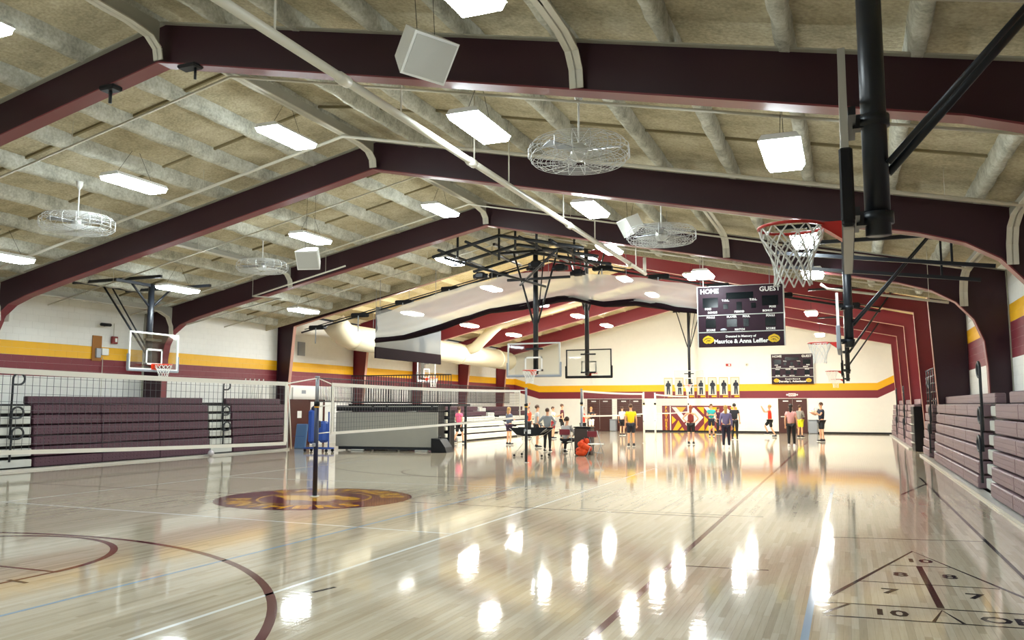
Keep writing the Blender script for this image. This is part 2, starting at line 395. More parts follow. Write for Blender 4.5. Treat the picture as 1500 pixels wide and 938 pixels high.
# shuffleboard triangle
fline('shuffleboard_line', [(-.25, 8.3), (.65, 11.26), (1.55, 8.6)], .05, M_L_BLK)
fline('shuffleboard_line', [(-.26, 8.12), (1.6, 8.3)], .03, M_L_BLK)
fline('shuffleboard_line', [(-.26, 7.62), (1.6, 7.8)], .03, M_L_BLK)
fline('shuffleboard_line', [(.34, 10.22), (.96, 10.3)], .02, M_L_BLK)
fline('shuffleboard_line', [(.04, 9.2), (1.28, 9.3)], .025, M_L_BLK)
fline('shuffleboard_line', [(.65, 10.25), (.68, 8.25)], .06, M_L_BLK)
fline('shuffleboard_line', [(.58, 7.72), (.68, 8.16), (.8, 7.74)], .03, M_L_BLK)
fline('shuffleboard_line', [(-.06, 8.12), (-.26, 7.7)], .035, M_L_BLK)
for s_, x, y, sz in (('10', .67, 10.6, .3), ('8', .9, 9.75, .3), ('8', .44, 9.7, .3), ('7', 1.02, 8.85, .32), ('7', .3, 8.8, .32), ('10', .26, 7.9, .3), ('OFF', 1.2, 7.95, .3)):
    text('shuffleboard_number', s_, sz, M_L_BLK, floor, (x, y, .0012), (0, 0, 0), bold=.008, ext=.0002)
# centre logo
LC = (-9.42, 13.4)
def disc(r0, r1, m, z, name, n=72, a0=0, a1=360):
    vs = []; fs = []
    for i in range(n + 1):
        a = radians(a0 + (a1 - a0) * i / n); vs += [(LC[0] + r0 * cos(a), LC[1] + r0 * sin(a), z), (LC[0] + r1 * cos(a), LC[1] + r1 * sin(a), z)]
    fs = [(2 * i, 2 * i + 1, 2 * i + 3, 2 * i + 2) for i in range(n)]
    return obj(name, MB().add(vs, fs), m, floor)
disc(0.0, 1.82, M_L_MAR, .0018, 'centre_logo_disc')
disc(1.02, 1.07, M_L_YEL, .0022, 'centre_logo_ring')
# gold animal head: long wedge profile with ear, brow and jaw
head = [(-.95, .02), (-.7, .22), (-.3, .3), (.0, .42), (.12, .62), (.26, .45), (.6, .42), (.85, .25), (.93, .02), (.7, -.08), (.5, -.02), (.35, -.12), (.6, -.3), (.3, -.42), (-.05, -.36), (-.3, -.5), (-.45, -.3), (-.7, -.12)]
obj('centre_logo_head', MB().add([(LC[0] + x, LC[1] + y, .0024) for x, y in head], [tuple(range(len(head)))]), M_L_YEL, floor)
for (x0, y0, x1, y1, w) in ((.2, .22, .5, .12, .05), (-.5, .05, .1, .1, .04), (-.2, -.15, .25, -.1, .05), (.6, .2, .72, .1, .04)):
    fline('centre_logo_stroke', [(LC[0] + x0, LC[1] + y0), (LC[0] + x1, LC[1] + y1)], w, M_L_MAR, z=.0028)
word = 'PANTHERS'
for half in (0, 1):
    for i, ch in enumerate(word):
        a = (150 - i * 120 / 7) if half == 0 else (210 + i * 120 / 7)
        ar = radians(a); x = LC[0] + 1.42 * cos(ar); y = LC[1] + 1.42 * sin(ar)
        text('centre_logo_letter', ch, .62, M_L_YEL, floor, (x, y, .0022), (0, 0, ar - pi / 2 if half == 0 else ar + pi / 2), bold=.02, ext=.0002)
# ---- walls
def block_wall(name, x, side, y0, y1, ztp, bands, edge):
    """side wall of painted concrete block; bands = [(z, material index)] from below"""
    core = MB().box(min(x, x + side * .2), max(x, x + side * .2), y0, y1, 0, ztp)
    w = struct(name, core, M_MORTAR)
    mb = MB(); r = 0; z = 0.0; j = .0022
    while z < ztp - .02:
        z1 = min(z + .2, ztp); y = y0 - (.2 if r % 2 else 0)
        mi = 0
        for zz, mm in bands:
            if (z + z1) / 2 > zz: mi = mm
        while y < y1:
            a, b = max(y, y0) + j, min(y + .4, y1) - j; y += .4
            if b - a < .03: continue
            xo = x - side * .003; zb, zt = z + j, z1 - j
            vs = [(xo, a, zb), (xo, b, zb), (xo, b, zt), (xo, a, zt), (x, a - j * .5, zb - j * .5), (x, b + j * .5, zb - j * .5), (x, b + j * .5, zt + j * .5), (x, a - j * .5, zt + j * .5)]
            fs_ = [(0, 1, 2, 3), (4, 5, 1, 0), (5, 6, 2, 1), (6, 7, 3, 2), (7, 4, 0, 3)]
            if side > 0: fs_ = [tuple(reversed(q)) for q in fs_]
            mb.add(vs, fs_, mi)
        z = z1; r += 1
    struct('concrete_block', mb, [M_WHITE, M_MAROON, M_YEL], w, kind='stuff'); return w
wl = block_wall('wall_left', XL, -1, YB, YE, 5.6, [(2.6, 1), (3.2, 2), (3.6, 0)], None)
wr = block_wall('wall_right', XR, 1, YB, YE, 5.6, [(2.9, 1), (3.6, 2), (4.0, 0)], None)
# far wall: gable with the jogged maroon and gold stripe
def zg(x): return 8.85 - .24 * abs(x - RX)
we = MB().prism([(XL, 0), (XR, 0), (XR, zg(XR)), (RX, zg(RX)), (XL, zg(XL))], YE, YE + .2, 'Y')
wback = struct('wall_back', we, M_WHITE2)
xs = [XL, -20.2, 1.7, XR]; up_ = [.55, 0, 0, .85]
def stripe(z0, z1, m):
    mb = MB(); y = YE - .004
    for i in range(3):
        a, b = xs[i], xs[i + 1]
        vs = [(a, y, z0 + up_[i]), (b, y, z0 + up_[i + 1]), (b, y, z1 + up_[i + 1]), (a, y, z1 + up_[i])]
        vs += [(p[0], YE, p[2]) for p in vs]
        mb.add(vs, [(0, 1, 2, 3), (3, 2, 6, 7), (1, 0, 4, 5)])
    struct('painted_stripe', mb, m, wback)
stripe(2.19, 2.66, M_MAROON); stripe(2.66, 3.1, M_YEL)
struct('baseboard_back', MB().box(XL, XR, YE - .02, YE, 0, .1), M_BLACK2)
struct('wall_front', MB().prism([(XL, 0), (XR, 0), (XR, 5.1), (RX, 7.8), (XL, 5.1)], YB - .2, YB, 'Y'), M_WHITE2)
# ---- ceiling: old hall, insulated deck on purlins; new hall, cream
def slopes(y0, y1, z_of, t, ov=.2):
    mb = MB(); zl, zr, zm = z_of(XL - ov), z_of(XR + ov), z_of(RX)
    for xa, za, xb, zb in ((XL - ov, zl, RX, zm), (RX, zm, XR + ov, zr)):
        mb.prism([(xa, za), (xb, zb), (xb, zb + t), (xa, za + t)], y0, y1, 'Y')
    return mb
ceil = struct('ceiling', slopes(YB - .2, YM, lambda x: ztop(x) + .25, .12), M_INS)
ceil2 = struct('ceiling', slopes(YM, YE + .2, lambda x: ztop2(x) + .22, .12), M_INS2)
zs0, zs1 = (lambda x: ztop(x) - .02), (lambda x: ztop2(x) + .3)
struct('trim_1', MB().prism([(XL, zs0(XL)), (RX, zs0(RX)), (XR, zs0(XR)), (XR, zs1(XR)), (RX, zs1(RX)), (XL, zs1(XL))], YM - .02, YM + .04, 'Y'), M_INS)
# insulated purlins: soft, slightly lumpy ribs
rr = random.Random(5)
pxs = [RX - .3 - 1.3 * k for k in range(10)] + [RX + 1.1 + 1.3 * k for k in range(9)]
for x in pxs:
    if not XL + .2 < x < XR - .1: continue
    mb = MB(); vs = []; fs_ = []; n = 0; y = YB
    while y < YM - .05:
        w = .085 + rr.uniform(-.014, .018); h_ = .0 + rr.uniform(-.015, .02); z = ztop(x)
        sl = -.212 if x > RX else .212
        for (dx, dz) in ((-w - .02, .27), (-w, .05), (-w * .6, h_), (w * .6, h_), (w, .05), (w + .02, .27)):
            vs.append((x + dx + rr.uniform(-.006, .006), y, z + dz + sl * dx))
        n += 1; y += .3
    for i in range(n - 1):
        fs_ += [(i * 6 + j, i * 6 + j + 1, i * 6 + j + 7, i * 6 + j + 6) for j in range(5)]
    fs_ += [tuple(range(6)), tuple(reversed(range((n - 1) * 6, n * 6)))]
    obj('purlin', MB().add(vs, fs_, smooth=True), M_RIB, ceil)
# joints between insulation batts and bridging between the purlins
sx = sorted(pxs)
mb = MB()
for fy in (1.2, 4.9, 7.3, 11.2, 13.4, 17.3, 19.4, 23.5, 25.5):
    for a, b in zip(sx, sx[1:]):
        if b - a > 1.6 or a < XL: continue
        yy = fy + rr.uniform(-.15, .15); x0, x1 = a + .1, b - .1
        s_ = rr.uniform(.02, .035)
        mb.bar((x0, yy, ztop(x0) + .235), (x1, yy, ztop(x1) + .235), .05, s_ * 2)
obj('insulation_seam', mb, mat('seam', '857a5c', .9), ceil, kind='stuff')
for x in [RX + s * (.8 + 1.45 * k) for s in (-1, 1) for k in range(9)]:
    if not XL + .1 < x < XR - .1: continue
    z = ztop2(x)
    obj('purlin', MB().box(x - .06, x + .06, YM + .05, YE, z, z + .23), M_RIB2, ceil2)
# ================================================================ STEEL FRAMES
def inner_old():
    p = [(-21.22, 0), (-21.2, 3.3), (-21.12, 3.75), (-20.9, 4.15), (-20.5, 4.42), (-19.9, 4.62), (-18.5, 4.95)]
    p += [(-14, 5.9), (RX, 6.88), (-4, 5.74), (-.5, 5.0), (1.2, 4.64), (1.9, 4.42), (2.4, 4.12), (2.75, 3.7), (2.93, 3.2), (2.98, 2.6), (3.0, 0)]
    return p
def outer_old():
    p = [(-22.08, 0), (-22.08, 3.3), (-22.08, 3.8), (-22.08, 4.4), (-22.06, ztop(-22.06)), (-20.8, ztop(-20.8)), (-18.8, ztop(-18.8))]
    p += [(x, ztop(x)) for x in (-14.2, RX, -3.9, -.4, 1.3, 2.1)] + [(3.42, ztop(3.42)), (3.43, 3.9), (3.43, 3.3), (3.43, 2.6), (3.43, 0)]
    return p
def inner_new(): return [(-21.75, 0), (-21.3, 5.02), (-15, 6.5), (RX, 7.88), (-3, 6.42), (2.42, 5.22), (2.66, 0)]
def outer_new(): return [(-22.08, 0), (-22.06, ztop2(-22.06)), (-15.1, ztop2(-15.1)), (RX, ztop2(RX)), (-2.9, ztop2(-2.9)), (3.42, ztop2(3.42)), (3.43, 0)]
def frame(y, old, label):
    t = thing('steel_frame', label, 'steel frame', (RX, y, 0), group='maroon roof frames across the hall')
    fm_ = M_FRAME_SHADE if (old or y < 30) else M_FRAME_LIT  # first far frame also gets the copy with painted shade
    pin, pout = (inner_old(), outer_old()) if old else (inner_new(), outer_new())
    mid = len(pin) // 2 if not old else 8
    nose = M_FLANGE if old else mat('pale_flange_edge', 'b98a7c', .4)
    # web left and right halves, flanges
    for nm, a, b in (('left_web', 0, mid), ('right_web', mid, len(pin) - 1)):
        mb = MB()
        for i in range(a, b):
            mb.add([(pin[i][0], y + s, pin[i][1]) for s in (-.01, .01)] + [(pin[i + 1][0], y + s, pin[i + 1][1]) for s in (-.01, .01)]
                   + [(pout[i + 1][0], y + s, pout[i + 1][1]) for s in (-.01, .01)] + [(pout[i][0], y + s, pout[i][1]) for s in (-.01, .01)],
                   [(0, 6, 4, 2), (1, 3, 5, 7), (0, 2, 3, 1), (4, 6, 7, 5)])
        obj(nm, mb, fm_, t, world=True)
    fw = .13 if old else .09
    obj('inner_flange', MB().strip(pin, -.022, y - fw, y + fw), nose, t, world=True)
    obj('outer_flange', MB().strip(pout, -.02 if False else .02, y - .1, y + .1), mat('sprayed_flange', 'aaa899', .8, var=.1) if old else fm_, t, world=True)
    return t
FY_OLD = [3.1, 9.25, 15.35, 21.45]; FY_NEW = [28.6, 34.4, 40.3, 46.1, 52.0]
labs = {3.1: 'steel roof frame above and behind the picture top, nearest the viewer',
        9.25: 'shaded maroon gable beam nearest in view, cream strut meeting its peak at upper left',
        15.35: 'second shaded maroon gable beam, running behind the large caged fan',
        21.45: 'third maroon gable beam, last of the sprayed ceiling, peak above the black hoop rigging',
        28.6: 'maroon straight-kneed frame directly behind the white divider curtain',
        34.4: 'maroon straight-kneed frame second behind the curtain', 40.3: 'maroon straight-kneed frame third behind the curtain',
        46.1: 'maroon straight-kneed frame second from the far wall', 52.0: 'maroon straight-kneed frame nearest the far wall'}
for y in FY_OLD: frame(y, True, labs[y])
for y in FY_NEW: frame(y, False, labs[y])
# cream longitudinal struts with curved haunches
def strut(x, y0, y1, zb, zend, zt, label, near=True, far=True):
    t = thing('cream_strut', label, 'strut', (x, y0, zb), group='cream struts running between the roof frames')
    path = []
    if near: path += [(y0 + .03, zend), (y0 + .06, zend + (zb - zend) * .45), (y0 + .22, zend + (zb - zend) * .8), (y0 + .6, zb - .02)]
    else: path += [(y0, zb)]
    path += [(y0 + 1.2, zb), (y1 - 1.2, zb)]
    if far: path += [(y1 - .6, zb - .02), (y1 - .22, zend + (zb - zend) * .8), (y1 - .06, zend + (zb - zend) * .45), (y1 - .03, zend)]
    web = MB(); fl_ = MB(); w = .085
    for a, b in zip(path, path[1:]):
        web.prism([(a[0], a[1]), (b[0], b[1]), (b[0], zt), (a[0], zt)], x - .01, x + .01, 'X')
        d = Vector((b[0] - a[0], b[1] - a[1])).normalized(); q = (-d.y * .02, d.x * .02)
        fl_.prism([a, b, (b[0] + q[0], b[1] + q[1]), (a[0] + q[0], a[1] + q[1])], x - w, x + w, 'X')
    obj('web', web, mat('strut_web', 'a9a79c', .6, var=.1), t, world=True); obj('flange', fl_, M_CREAM, t, world=True)
RZ = 7.27
strut(RX, 3.2, 9.15, RZ, 6.9, 7.5, 'cream ridge strut at the top left, curving down to the nearest peak')
strut(RX, 9.35, 15.25, RZ, 6.9, 7.5, 'cream ridge strut between the first and second beam peaks')
strut(RX, 15.45, 21.35, RZ, 6.9, 7.5, 'cream ridge strut between the second and third beam peaks')
strut(-2.85, 3.2, 9.15, 5.98, 5.5, 6.1, 'cream strut at top centre curving down onto the nearest beam')
strut(-2.72, 15.45, 21.35, 6.0, 5.48, 6.1, 'cream strut ending on the third beam above the scoreboard')
strut(-16.1, 15.45, 21.35, 5.9, 5.42, 6.05, 'cream strut curving onto the third beam left of centre')
for i, (a, b) in enumerate(((9.35, 15.25), (15.45, 21.35))):
    for sx_, nm in ((-20.85, 'left'), (2.55, 'right')):
        strut(sx_, a, b, 4.82 if sx_ < 0 else 4.72, 3.98 if sx_ < 0 else 4.0, 5.0 if sx_ < 0 else 4.92, 'cream eave strut along the %s wall in the %s bay' % (nm, ('nearer', 'farther')[i]))
# ================================================================ PIPES
def pipe_thing(label, pts, r, hang=(), name='sprinkler_pipe', m=None):
    t = thing(name, label, 'pipe', pts[0], group='cream pipes under the roof')
    obj('pipe', MB().tube(pts, r, 8), m or M_PIPE, t, world=True)
    for (p, top) in hang: obj('hanger', MB().tube([p, (p[0], p[1], top)], .006, 5), M_PIPE, t, world=True)
    return t
def zp(x, z0): return z0 - .212 * abs(x - RX)
for y, z0, r, lab in ((10.7, 7.24, .022, 'thin cream sprinkler pipe crossing just beyond the nearest beam'), (14.05, 7.24, .034, 'thicker cream pipe crossing just before the second beam, behind the large fan'),
                      (17.2, 7.22, .02, 'thin cream pipe crossing just beyond the second beam'), (20.2, 7.22, .022, 'thin cream pipe crossing just before the third beam'),
                      (24.6, 7.22, .022, 'thin cream pipe crossing between the third beam and the curtain'), (6.5, 6.85, .03, 'cream pipe crossing at the top right of the picture')):
    xa, xb = (-21.5, 2.6) if y != 6.5 else (-6, 2.9)
    xs_ = [-19, -16, -13, -6.5, -4, -1, 1.5]
    pipe_thing(lab, [(xa, y, zp(xa, z0)), (RX if y != 6.5 else -3, y, zp(RX if y != 6.5 else -3, z0)), (xb, y, zp(xb, z0))], r,
               [((x, y, zp(x, z0)), ztop(x) + .2) for x in xs_ if xa < x < xb])
px_, pz_ = -5.5, 5.66
t = thing('gas_main_pipe', 'thick cream pipe hung lengthwise under the beams, from top left to the picture centre', 'pipe', (px_, 2, pz_))
obj('pipe', MB().tube([(px_, 2.0, pz_), (px_, 24.4, pz_ + .02)], .055, 10), M_PIPE, t, world=True)
for y in (5.4, 8.2, 11.9, 17.0, 22.4): obj('coupling', MB().tube([(px_, y - .1, pz_), (px_, y + .1, pz_)], .072, 10), M_PIPE, t, world=True)
for y in (4.2, 6.9, 9.6, 12.0, 13.5, 16.6, 19.0, 23.2): obj('hanger', MB().tube([(px_, y, pz_), (px_, y, ztop(px_) + .2)], .014, 6), M_PIPE, t, world=True)
obj('riser', MB().tube([(px_, 24.3, pz_), (px_, 24.3, pz_ + .5)], .05, 8), M_PIPE, t, world=True)
pipe_thing('short cream pipe with a capped end beside the right wall below the third beam', [(-.5, 20.9, 4.62), (-.35, 20.9, 4.5), (2.2, 20.9, 4.05)], .03, [((0, 20.9, 4.43), ztop(0) + .3), ((1.8, 20.9, 4.12), ztop(1.8) + .3)])
pipe_thing('white pipe with an elbow under the ceiling above the left hoop', [(-13.8, 20.9, 5.9), (-17.2, 20.9, 5.15), (-16.2, 21.0, 5.05), (-19.8, 20.9, 4.35)], .025, [((-14.5, 20.9, 5.75), ztop(-14.5) + .3), ((-17.2, 20.9, 5.15), ztop(-17.2) + .3)])
# ================================================================ LIGHTS
def light_proto():
    t = thing('ceiling_light', '', 'light', (0, 0, 0), group='hanging high bay lights')
    obj('housing', MB().prism([(-.2, .07), (.2, .07), (.25, 0), (-.25, 0)], -.62, .62, 'Y'), M_WH, t)
    # lens: shallow trough, glows down and sideways
    obj('lens', MB().prism([(-.245, 0), (.245, 0), (.2, -.075), (-.2, -.075)], -.6, .6, 'Y'), M_LENS, t)
    for y in (-.45, .45):
        obj('cable', MB().tube([(0, y, .07), (0, y * .2, .62)], .004, 5), M_BLACK2, t)
    return t
LIGHTS = [(-10.15, 6.6, 'at the top left corner'), (-3.02, 6.15, 'cut by the top edge of the picture'),
 (-9.56, 12.44, 'below the ridge, upper left, beyond the nearest beam'), (-4.87, 10.82, 'upper centre right of the thick pipe'), (-.65, 10.83, 'left of the near backboard, upper right'),
 (-12.79, 11.97, 'upper left, left of the ridge light'), (-9.54, 18.77, 'below the ridge beyond the second beam'), (-4.82, 16.35, 'between the two caged fans'),
 (-12.78, 17.73, 'above the small white loudspeaker at left'), (-17.59, 18.18, 'above the left wall hoop'), (-11.59, 23.51, 'beyond the third beam, left of the hoop rigging'),
 (-5.97, 22.06, 'at the far end of the thick pipe'), (-.66, 16.85, 'seen through the near basketball net'), (-17.58, 24.08, 'low at left beyond the third beam'),
 (-17.5, 12.81, 'at the left edge of the picture'), (-3.83, 24.69, 'just above the scoreboard'), (-.68, 21.26, 'small, right of the scoreboard')]
lp = None
for i, (x, y, where) in enumerate(LIGHTS):
    lab = 'glowing high bay light ' + where; z = 6.8 - .212 * abs(x - RX)
    if lp is None: lp = light_proto(); lp.location = (x, y, z); lp['label'] = lab
    else: dup(lp, (x, y, z), label=lab)
# lamps behind and beside the viewer in the same grid
for i, (x, y) in enumerate([(-17.5, 6.6), (-4.8, .5), (-9.6, .5)]):
    dup(lp, (x, y, 6.8 - .212 * abs(x - RX)), label='high bay light above the viewer outside the picture, ' + ['in the far left column', 'right of the ridge', 'under the ridge'][i])
far_l = [(-13.57, 31.4, 'behind the curtain, upper left'), (-13.55, 37.3, 'behind the curtain, left of the hoop mast'), (-17.3, 37.3, 'above the cream duct'), (-17.3, 31.4, 'left of the duct behind the grey panel'), (-17.3, 43.2, 'above the far end of the duct'), (-13.5, 43.2, 'far, left of centre'), (-13.5, 49, 'far, near the end wall at left'),
         (-9.4, 31.4, 'behind the curtain at the ridge'), (-9.4, 37.3, 'behind the curtain further along the ridge'), (-9.4, 43.2, 'far along the ridge'), (-9.4, 49, 'nearest the end wall under the ridge'), (-5.3, 31.4, 'behind the curtain at right'), (-5.3, 37.3, 'behind the scoreboard'),
         (-5.3, 43.2, 'far right of the ridge'), (-5.3, 49, 'near the end wall, right of the ridge'), (-1.3, 37.3, 'far right, first of that column'), (-1.3, 49, 'far right, nearest the end wall')]
lf = None
for x, y, where in far_l:
    z = 7.6 - .24 * abs(x - RX); lab = 'far hall white high bay light ' + where
    if lf is None:
        lf = dup(lp, (x, y, z), label=lab)
        for c in lf.children:
            if c.name.startswith('lens'): c.data = c.data.copy(); c.data.materials[0] = M_LENS2
    else: dup(lf, (x, y, z), label=lab)
# ================================================================ FANS
def fan(loc, R_, label, first=[None]):
    if first[0] is not None: return dup(first[0], loc, random.random() * 2, label)
    t = thing('ceiling_fan', label, 'fan', loc, group='caged ceiling fans'); first[0] = t
    obj('rod', MB().tube([(0, 0, .05), (0, 0, .85)], .015, 8), M_WH, t)
    obj('canopy', MB().lathe([(.02, .68), (.06, .76), (.07, .85)], n=12), M_WH, t)
    obj('motor', MB().lathe([(.03, -.14), (.1, -.12), (.12, -.05), (.12, .05), (.06, .1), (.02, .12)], n=16), M_ALU, t)
    for k in range(3):
        M = Matrix.Rotation(2 * pi * k / 3, 4, 'Z') @ Matrix.Rotation(.2, 4, 'X')
        obj('blade', MB().prism([(.1, -.05), (.58, -.09), (.6, .09), (.1, .05)], -.004, .004, 'Z', M=M), M_GREYP, t)
    cg = MB()
    for zz, sg in ((.11, 1), (-.16, -1)):
        for k in range(9):
            r = .16 + k * (R_ - .22) / 8
            cg.tube([(r * cos(a), r * sin(a), zz - sg * .0) for a in [2 * pi * j / 40 for j in range(40)]], .0045, 4, True)
    for zz in (-.1, -.03, .05):
        rr_ = R_ - .02 * abs(zz) * 10
        cg.tube([(rr_ * cos(a), rr_ * sin(a), zz) for a in [2 * pi * j / 40 for j in range(40)]], .0045, 4, True)
    for k in range(18):
        a = 2 * pi * k / 18; c_, s_ = cos(a), sin(a)
        cg.tube([(.1 * c_, .1 * s_, .115), ((R_ - .08) * c_, (R_ - .08) * s_, .115), (R_ * c_, R_ * s_, .04), (R_ * c_, R_ * s_, -.1), ((R_ - .08) * c_, (R_ - .08) * s_, -.165), (.1 * c_, .1 * s_, -.165)], .006, 4)
    obj('wire_cage', cg, mat('bright_wire', 'd0d2d2', .35, metal=.3), t, kind='stuff')
    return t
fan((-3.33, 10.75, 5.26), .7, 'large caged ceiling fan nearest the viewer, right of the upper centre light')
fan((-3.4, 16.6, 5.22), .7, 'caged ceiling fan beyond the second beam, beside the small white loudspeaker')
fan((-14.3, 12.0, 5.42), .7, 'caged ceiling fan at far left below the long light')
fan((-15.0, 18.6, 5.62), .7, 'caged ceiling fan left of the white loudspeaker at left centre')
# ================================================================ SPEAKERS
def speaker(loc, rz, tilt, sc, label, zt):
    t = thing('loudspeaker', label, 'loudspeaker', loc, group='hanging loudspeakers')
    M = Matrix.Rotation(rz, 4, 'Z') @ Matrix.Rotation(tilt, 4, 'X') @ Matrix.Scale(sc, 4)
    mw = M_WH
    # trapezoid cabinet, narrow back
    vs = [(-.3, -.22, -.25), (.3, -.22, -.25), (.3, -.22, .25), (-.3, -.22, .25), (-.17, .25, -.18), (.17, .25, -.18), (.17, .25, .2), (-.17, .25, .2)]
    obj('cabinet', MB().add(vs, [(0, 1, 2, 3), (5, 4, 7, 6), (1, 5, 6, 2), (4, 0, 3, 7), (3, 2, 6, 7), (4, 5, 1, 0)], M=M), mw, t)
    obj('grille', MB().box(-.27, .27, -.235, -.221, -.22, .22, M=M), mat('pale_grille', 'c4c4be', .8, bump=.6, bscale=200), t)
    for sx_ in (-.12, .12): obj('cable', MB().tube([tuple(M @ Vector((sx_, .05, .2))), (sx_, 0, zt - loc[2])], .004, 4), M_BLACK2, t)
speaker((-4.38, 8.1, 5.78), radians(62), radians(38), 1.0, 'large white loudspeaker hung in front of the nearest beam', 6.7)
speaker((-4.29, 17.7, 5.72), radians(-50), radians(30), .8, 'small bright white loudspeaker left of the farther caged fan', 6.6)
speaker((-12.04, 16.7, 5.33), radians(15), radians(28), .95, 'white loudspeaker under the left row of lights', 6.9)
# ================================================================ BASKETBALL HOOPS
def hoop(loc, rz, zroof, label, rim_m, style='white', blen=1.7, rails=True):
    """local: board plane at y=0 facing -y; z=0 is the rim height"""
    t = thing('basketball_hoop', label, 'hoop', loc, rz, group='ceiling hung basketball hoops')
    fm = M_WH if style == 'white' else (M_BLACK if style == 'dark' else M_ALU)
    w, b0, b1 = .915, -.15, .92
    obj('glass_board', MB().box(-w + .03, w - .03, -.012, .0, b0 + .03, b1 - .03), M_GLASS, t)
    fr = MB(); e = .045
    fr.box(-w + e, w - e, -.024, .019, b0, b0 + e).box(-w + e, w - e, -.024, .019, b1 - e, b1).box(-w, -w + e, -.025, .02, b0, b1).box(w - e, w, -.025, .02, b0, b1)
    obj('board_frame', fr, fm, t)
    tg = MB(); s = .305; q = .05
    tg.box(-s, s, -.016, -.0125, .46 - q, .46).box(-s, s, -.016, -.0125, 0, q).box(-s, -s + q, -.016, -.0125, 0, .46).box(s - q, s, -.016, -.0125, 0, .46)
    obj('target_square', tg, M_WH, t)
    if style != 'bare':
        pd = MB(); pm = M_BLACK2 if style in ('dark', 'near') else mat('grey_pad', '8e939c', .6)
        pd.rbox((0, 0, b0 - .02), (2 * w + .06, .075, .07), .015)
        for sx_ in (-1, 1): pd.rbox((sx_ * (w + .01), 0, b0 + .2), (.05, .08, .46), .012)
        obj('edge_padding', pd, pm, t)
        if style == 'near': obj('pad_underside', MB().box(-w, w, -.03, .03, b0 - .075, b0 - .056), mat('pale_pad', 'bdb7ae', .6), t)
    rc = (0, -.15 - .2286, 0); R_ = .2286
    obj('rim', MB().tube([(rc[0] + R_ * cos(a), rc[1] + R_ * sin(a), 0) for a in [2 * pi * j / 28 for j in range(28)]], .012, 6, True), rim_m, t)
    br = MB().box(-.1, .1, -.03, -.012, -.14, .03).box(-.07, .07, -.17, -.02, -.02, .012)
    br.add([(-.07, -.17, -.02), (-.07, -.02, -.02), (-.07, -.02, -.13), (.07, -.17, -.02), (.07, -.02, -.02), (.07, -.02, -.13)], [(0, 2, 1), (3, 4, 5), (0, 3, 5, 2)])
    obj('rim_bracket', br, rim_m, t)
    nb = MB(); n = 12; lv = [(0, .225), (-.07, .215), (-.14, .18), (-.21, .15), (-.28, .13), (-.35, .125), (-.42, .13)]
    for i in range(len(lv) - 1):
        for j in range(n):
            for sgn in (1, -1):
                a0 = 2 * pi * (j + (i % 2) * .5) / n; a1 = a0 + sgn * pi / n
                p = (rc[0] + lv[i][1] * cos(a0), rc[1] + lv[i][1] * sin(a0), lv[i][0]); q_ = (rc[0] + lv[i + 1][1] * cos(a1), rc[1] + lv[i + 1][1] * sin(a1), lv[i + 1][0])
                nb.bar(p, q_, .009, .009)
    obj('net', nb, M_NET, t, kind='stuff')
    zr = zroof - loc[2]
    mr = .085
    obj('mast', MB().tube([(0, .2, -.1), (0, .2, zr - .25)], mr, 16), M_BLACK, t)
    for z in (.02, .72):
        cl = MB().box(-.3, .3, .03, .08, z - .03, z + .03); cl.tube([(0, .2, z - .04), (0, .2, z + .04)], mr + .02, 16); cl.box(-.05, .05, .06, .2, z - .05, z + .05)
        obj('board_clamp', cl, M_BLACK, t)
    for sx_ in ((-1, 1) if rails else ()):
        obj('side_brace', MB().tube([(sx_ * .08, .2, zr - (2.7 if zr > 3 else .9)), (sx_ * .8, .2, zr - .25)], .034, 6), M_BLACK, t)
        obj('roof_rail', MB().box(sx_ * .95 - .04, sx_ * .95 + .04, -1.1, .2 + blen + .3, zr - .27, zr - .19), M_BLACK, t)
    if rails: obj('cross_rail', MB().box(-1.3, 1.3, .16, .24, zr - .33, zr - .25), M_BLACK, t)
    obj('cross_rail', MB().box(-1.3, 1.3, blen + .16, blen + .24, zr - .27, zr - .19), M_BLACK, t)
    zb = .35 if zr < 3 else zr - 2.6
    obj('back_brace', MB().tube([(-.05, .28, zb), (-.15, .2 + blen, zr - .25)], .03, 8), M_BLACK, t)
    obj('back_brace', MB().tube([(.05, .28, zb + .05), (.15, .2 + blen, zr - .25)], .022, 8), M_BLACK, t)
    return t
hoop((.045, 6.25, 3.03), -pi / 2, 5.45, 'large near hoop seen edge on at upper right with red rim and white net', M_RED, 'near', rails=False)
hoop((-.12, 18.3, 3.03), -pi / 2, 5.55, 'second side hoop along the right wall, edge on below the near hoop', M_RED, 'white')
hoop((-.15, 34.2, 3.05), -pi / 2, 6.35, 'third side hoop along the right wall, small red rim against the far wall', M_RED, 'dark')
hoop((-.15, 45.2, 3.05), -pi / 2, 6.35, 'fourth and farthest side hoop along the right wall', M_RED, 'dark')
hoop((-18.45, 18.25, 2.9), pi / 2, 5.5, 'white framed glass hoop on the left side above the volleyball net', M_ORANGE, 'white')
hoop((-18.9, 35.8, 3.05), pi / 2, 6.78, 'far left side hoop with white board behind the black railing', M_ORANGE, 'white', blen=.3)
hoop((-9.45, 25.35, 2.86), 0, 7.15, 'centre hoop with grey framed glass board under the ridge rigging', M_ORANGE, 'grey', blen=.45)
hoop((-9.25, 30.9, 2.99), pi, 8.1, 'dark framed hoop facing away behind the centre hoop', M_ORANGE, 'dark')
hoop((-9.2, 52.6, 3.0), 0, 8.1, 'farthest hoop in front of the end wall posters', M_ORANGE, 'bare')
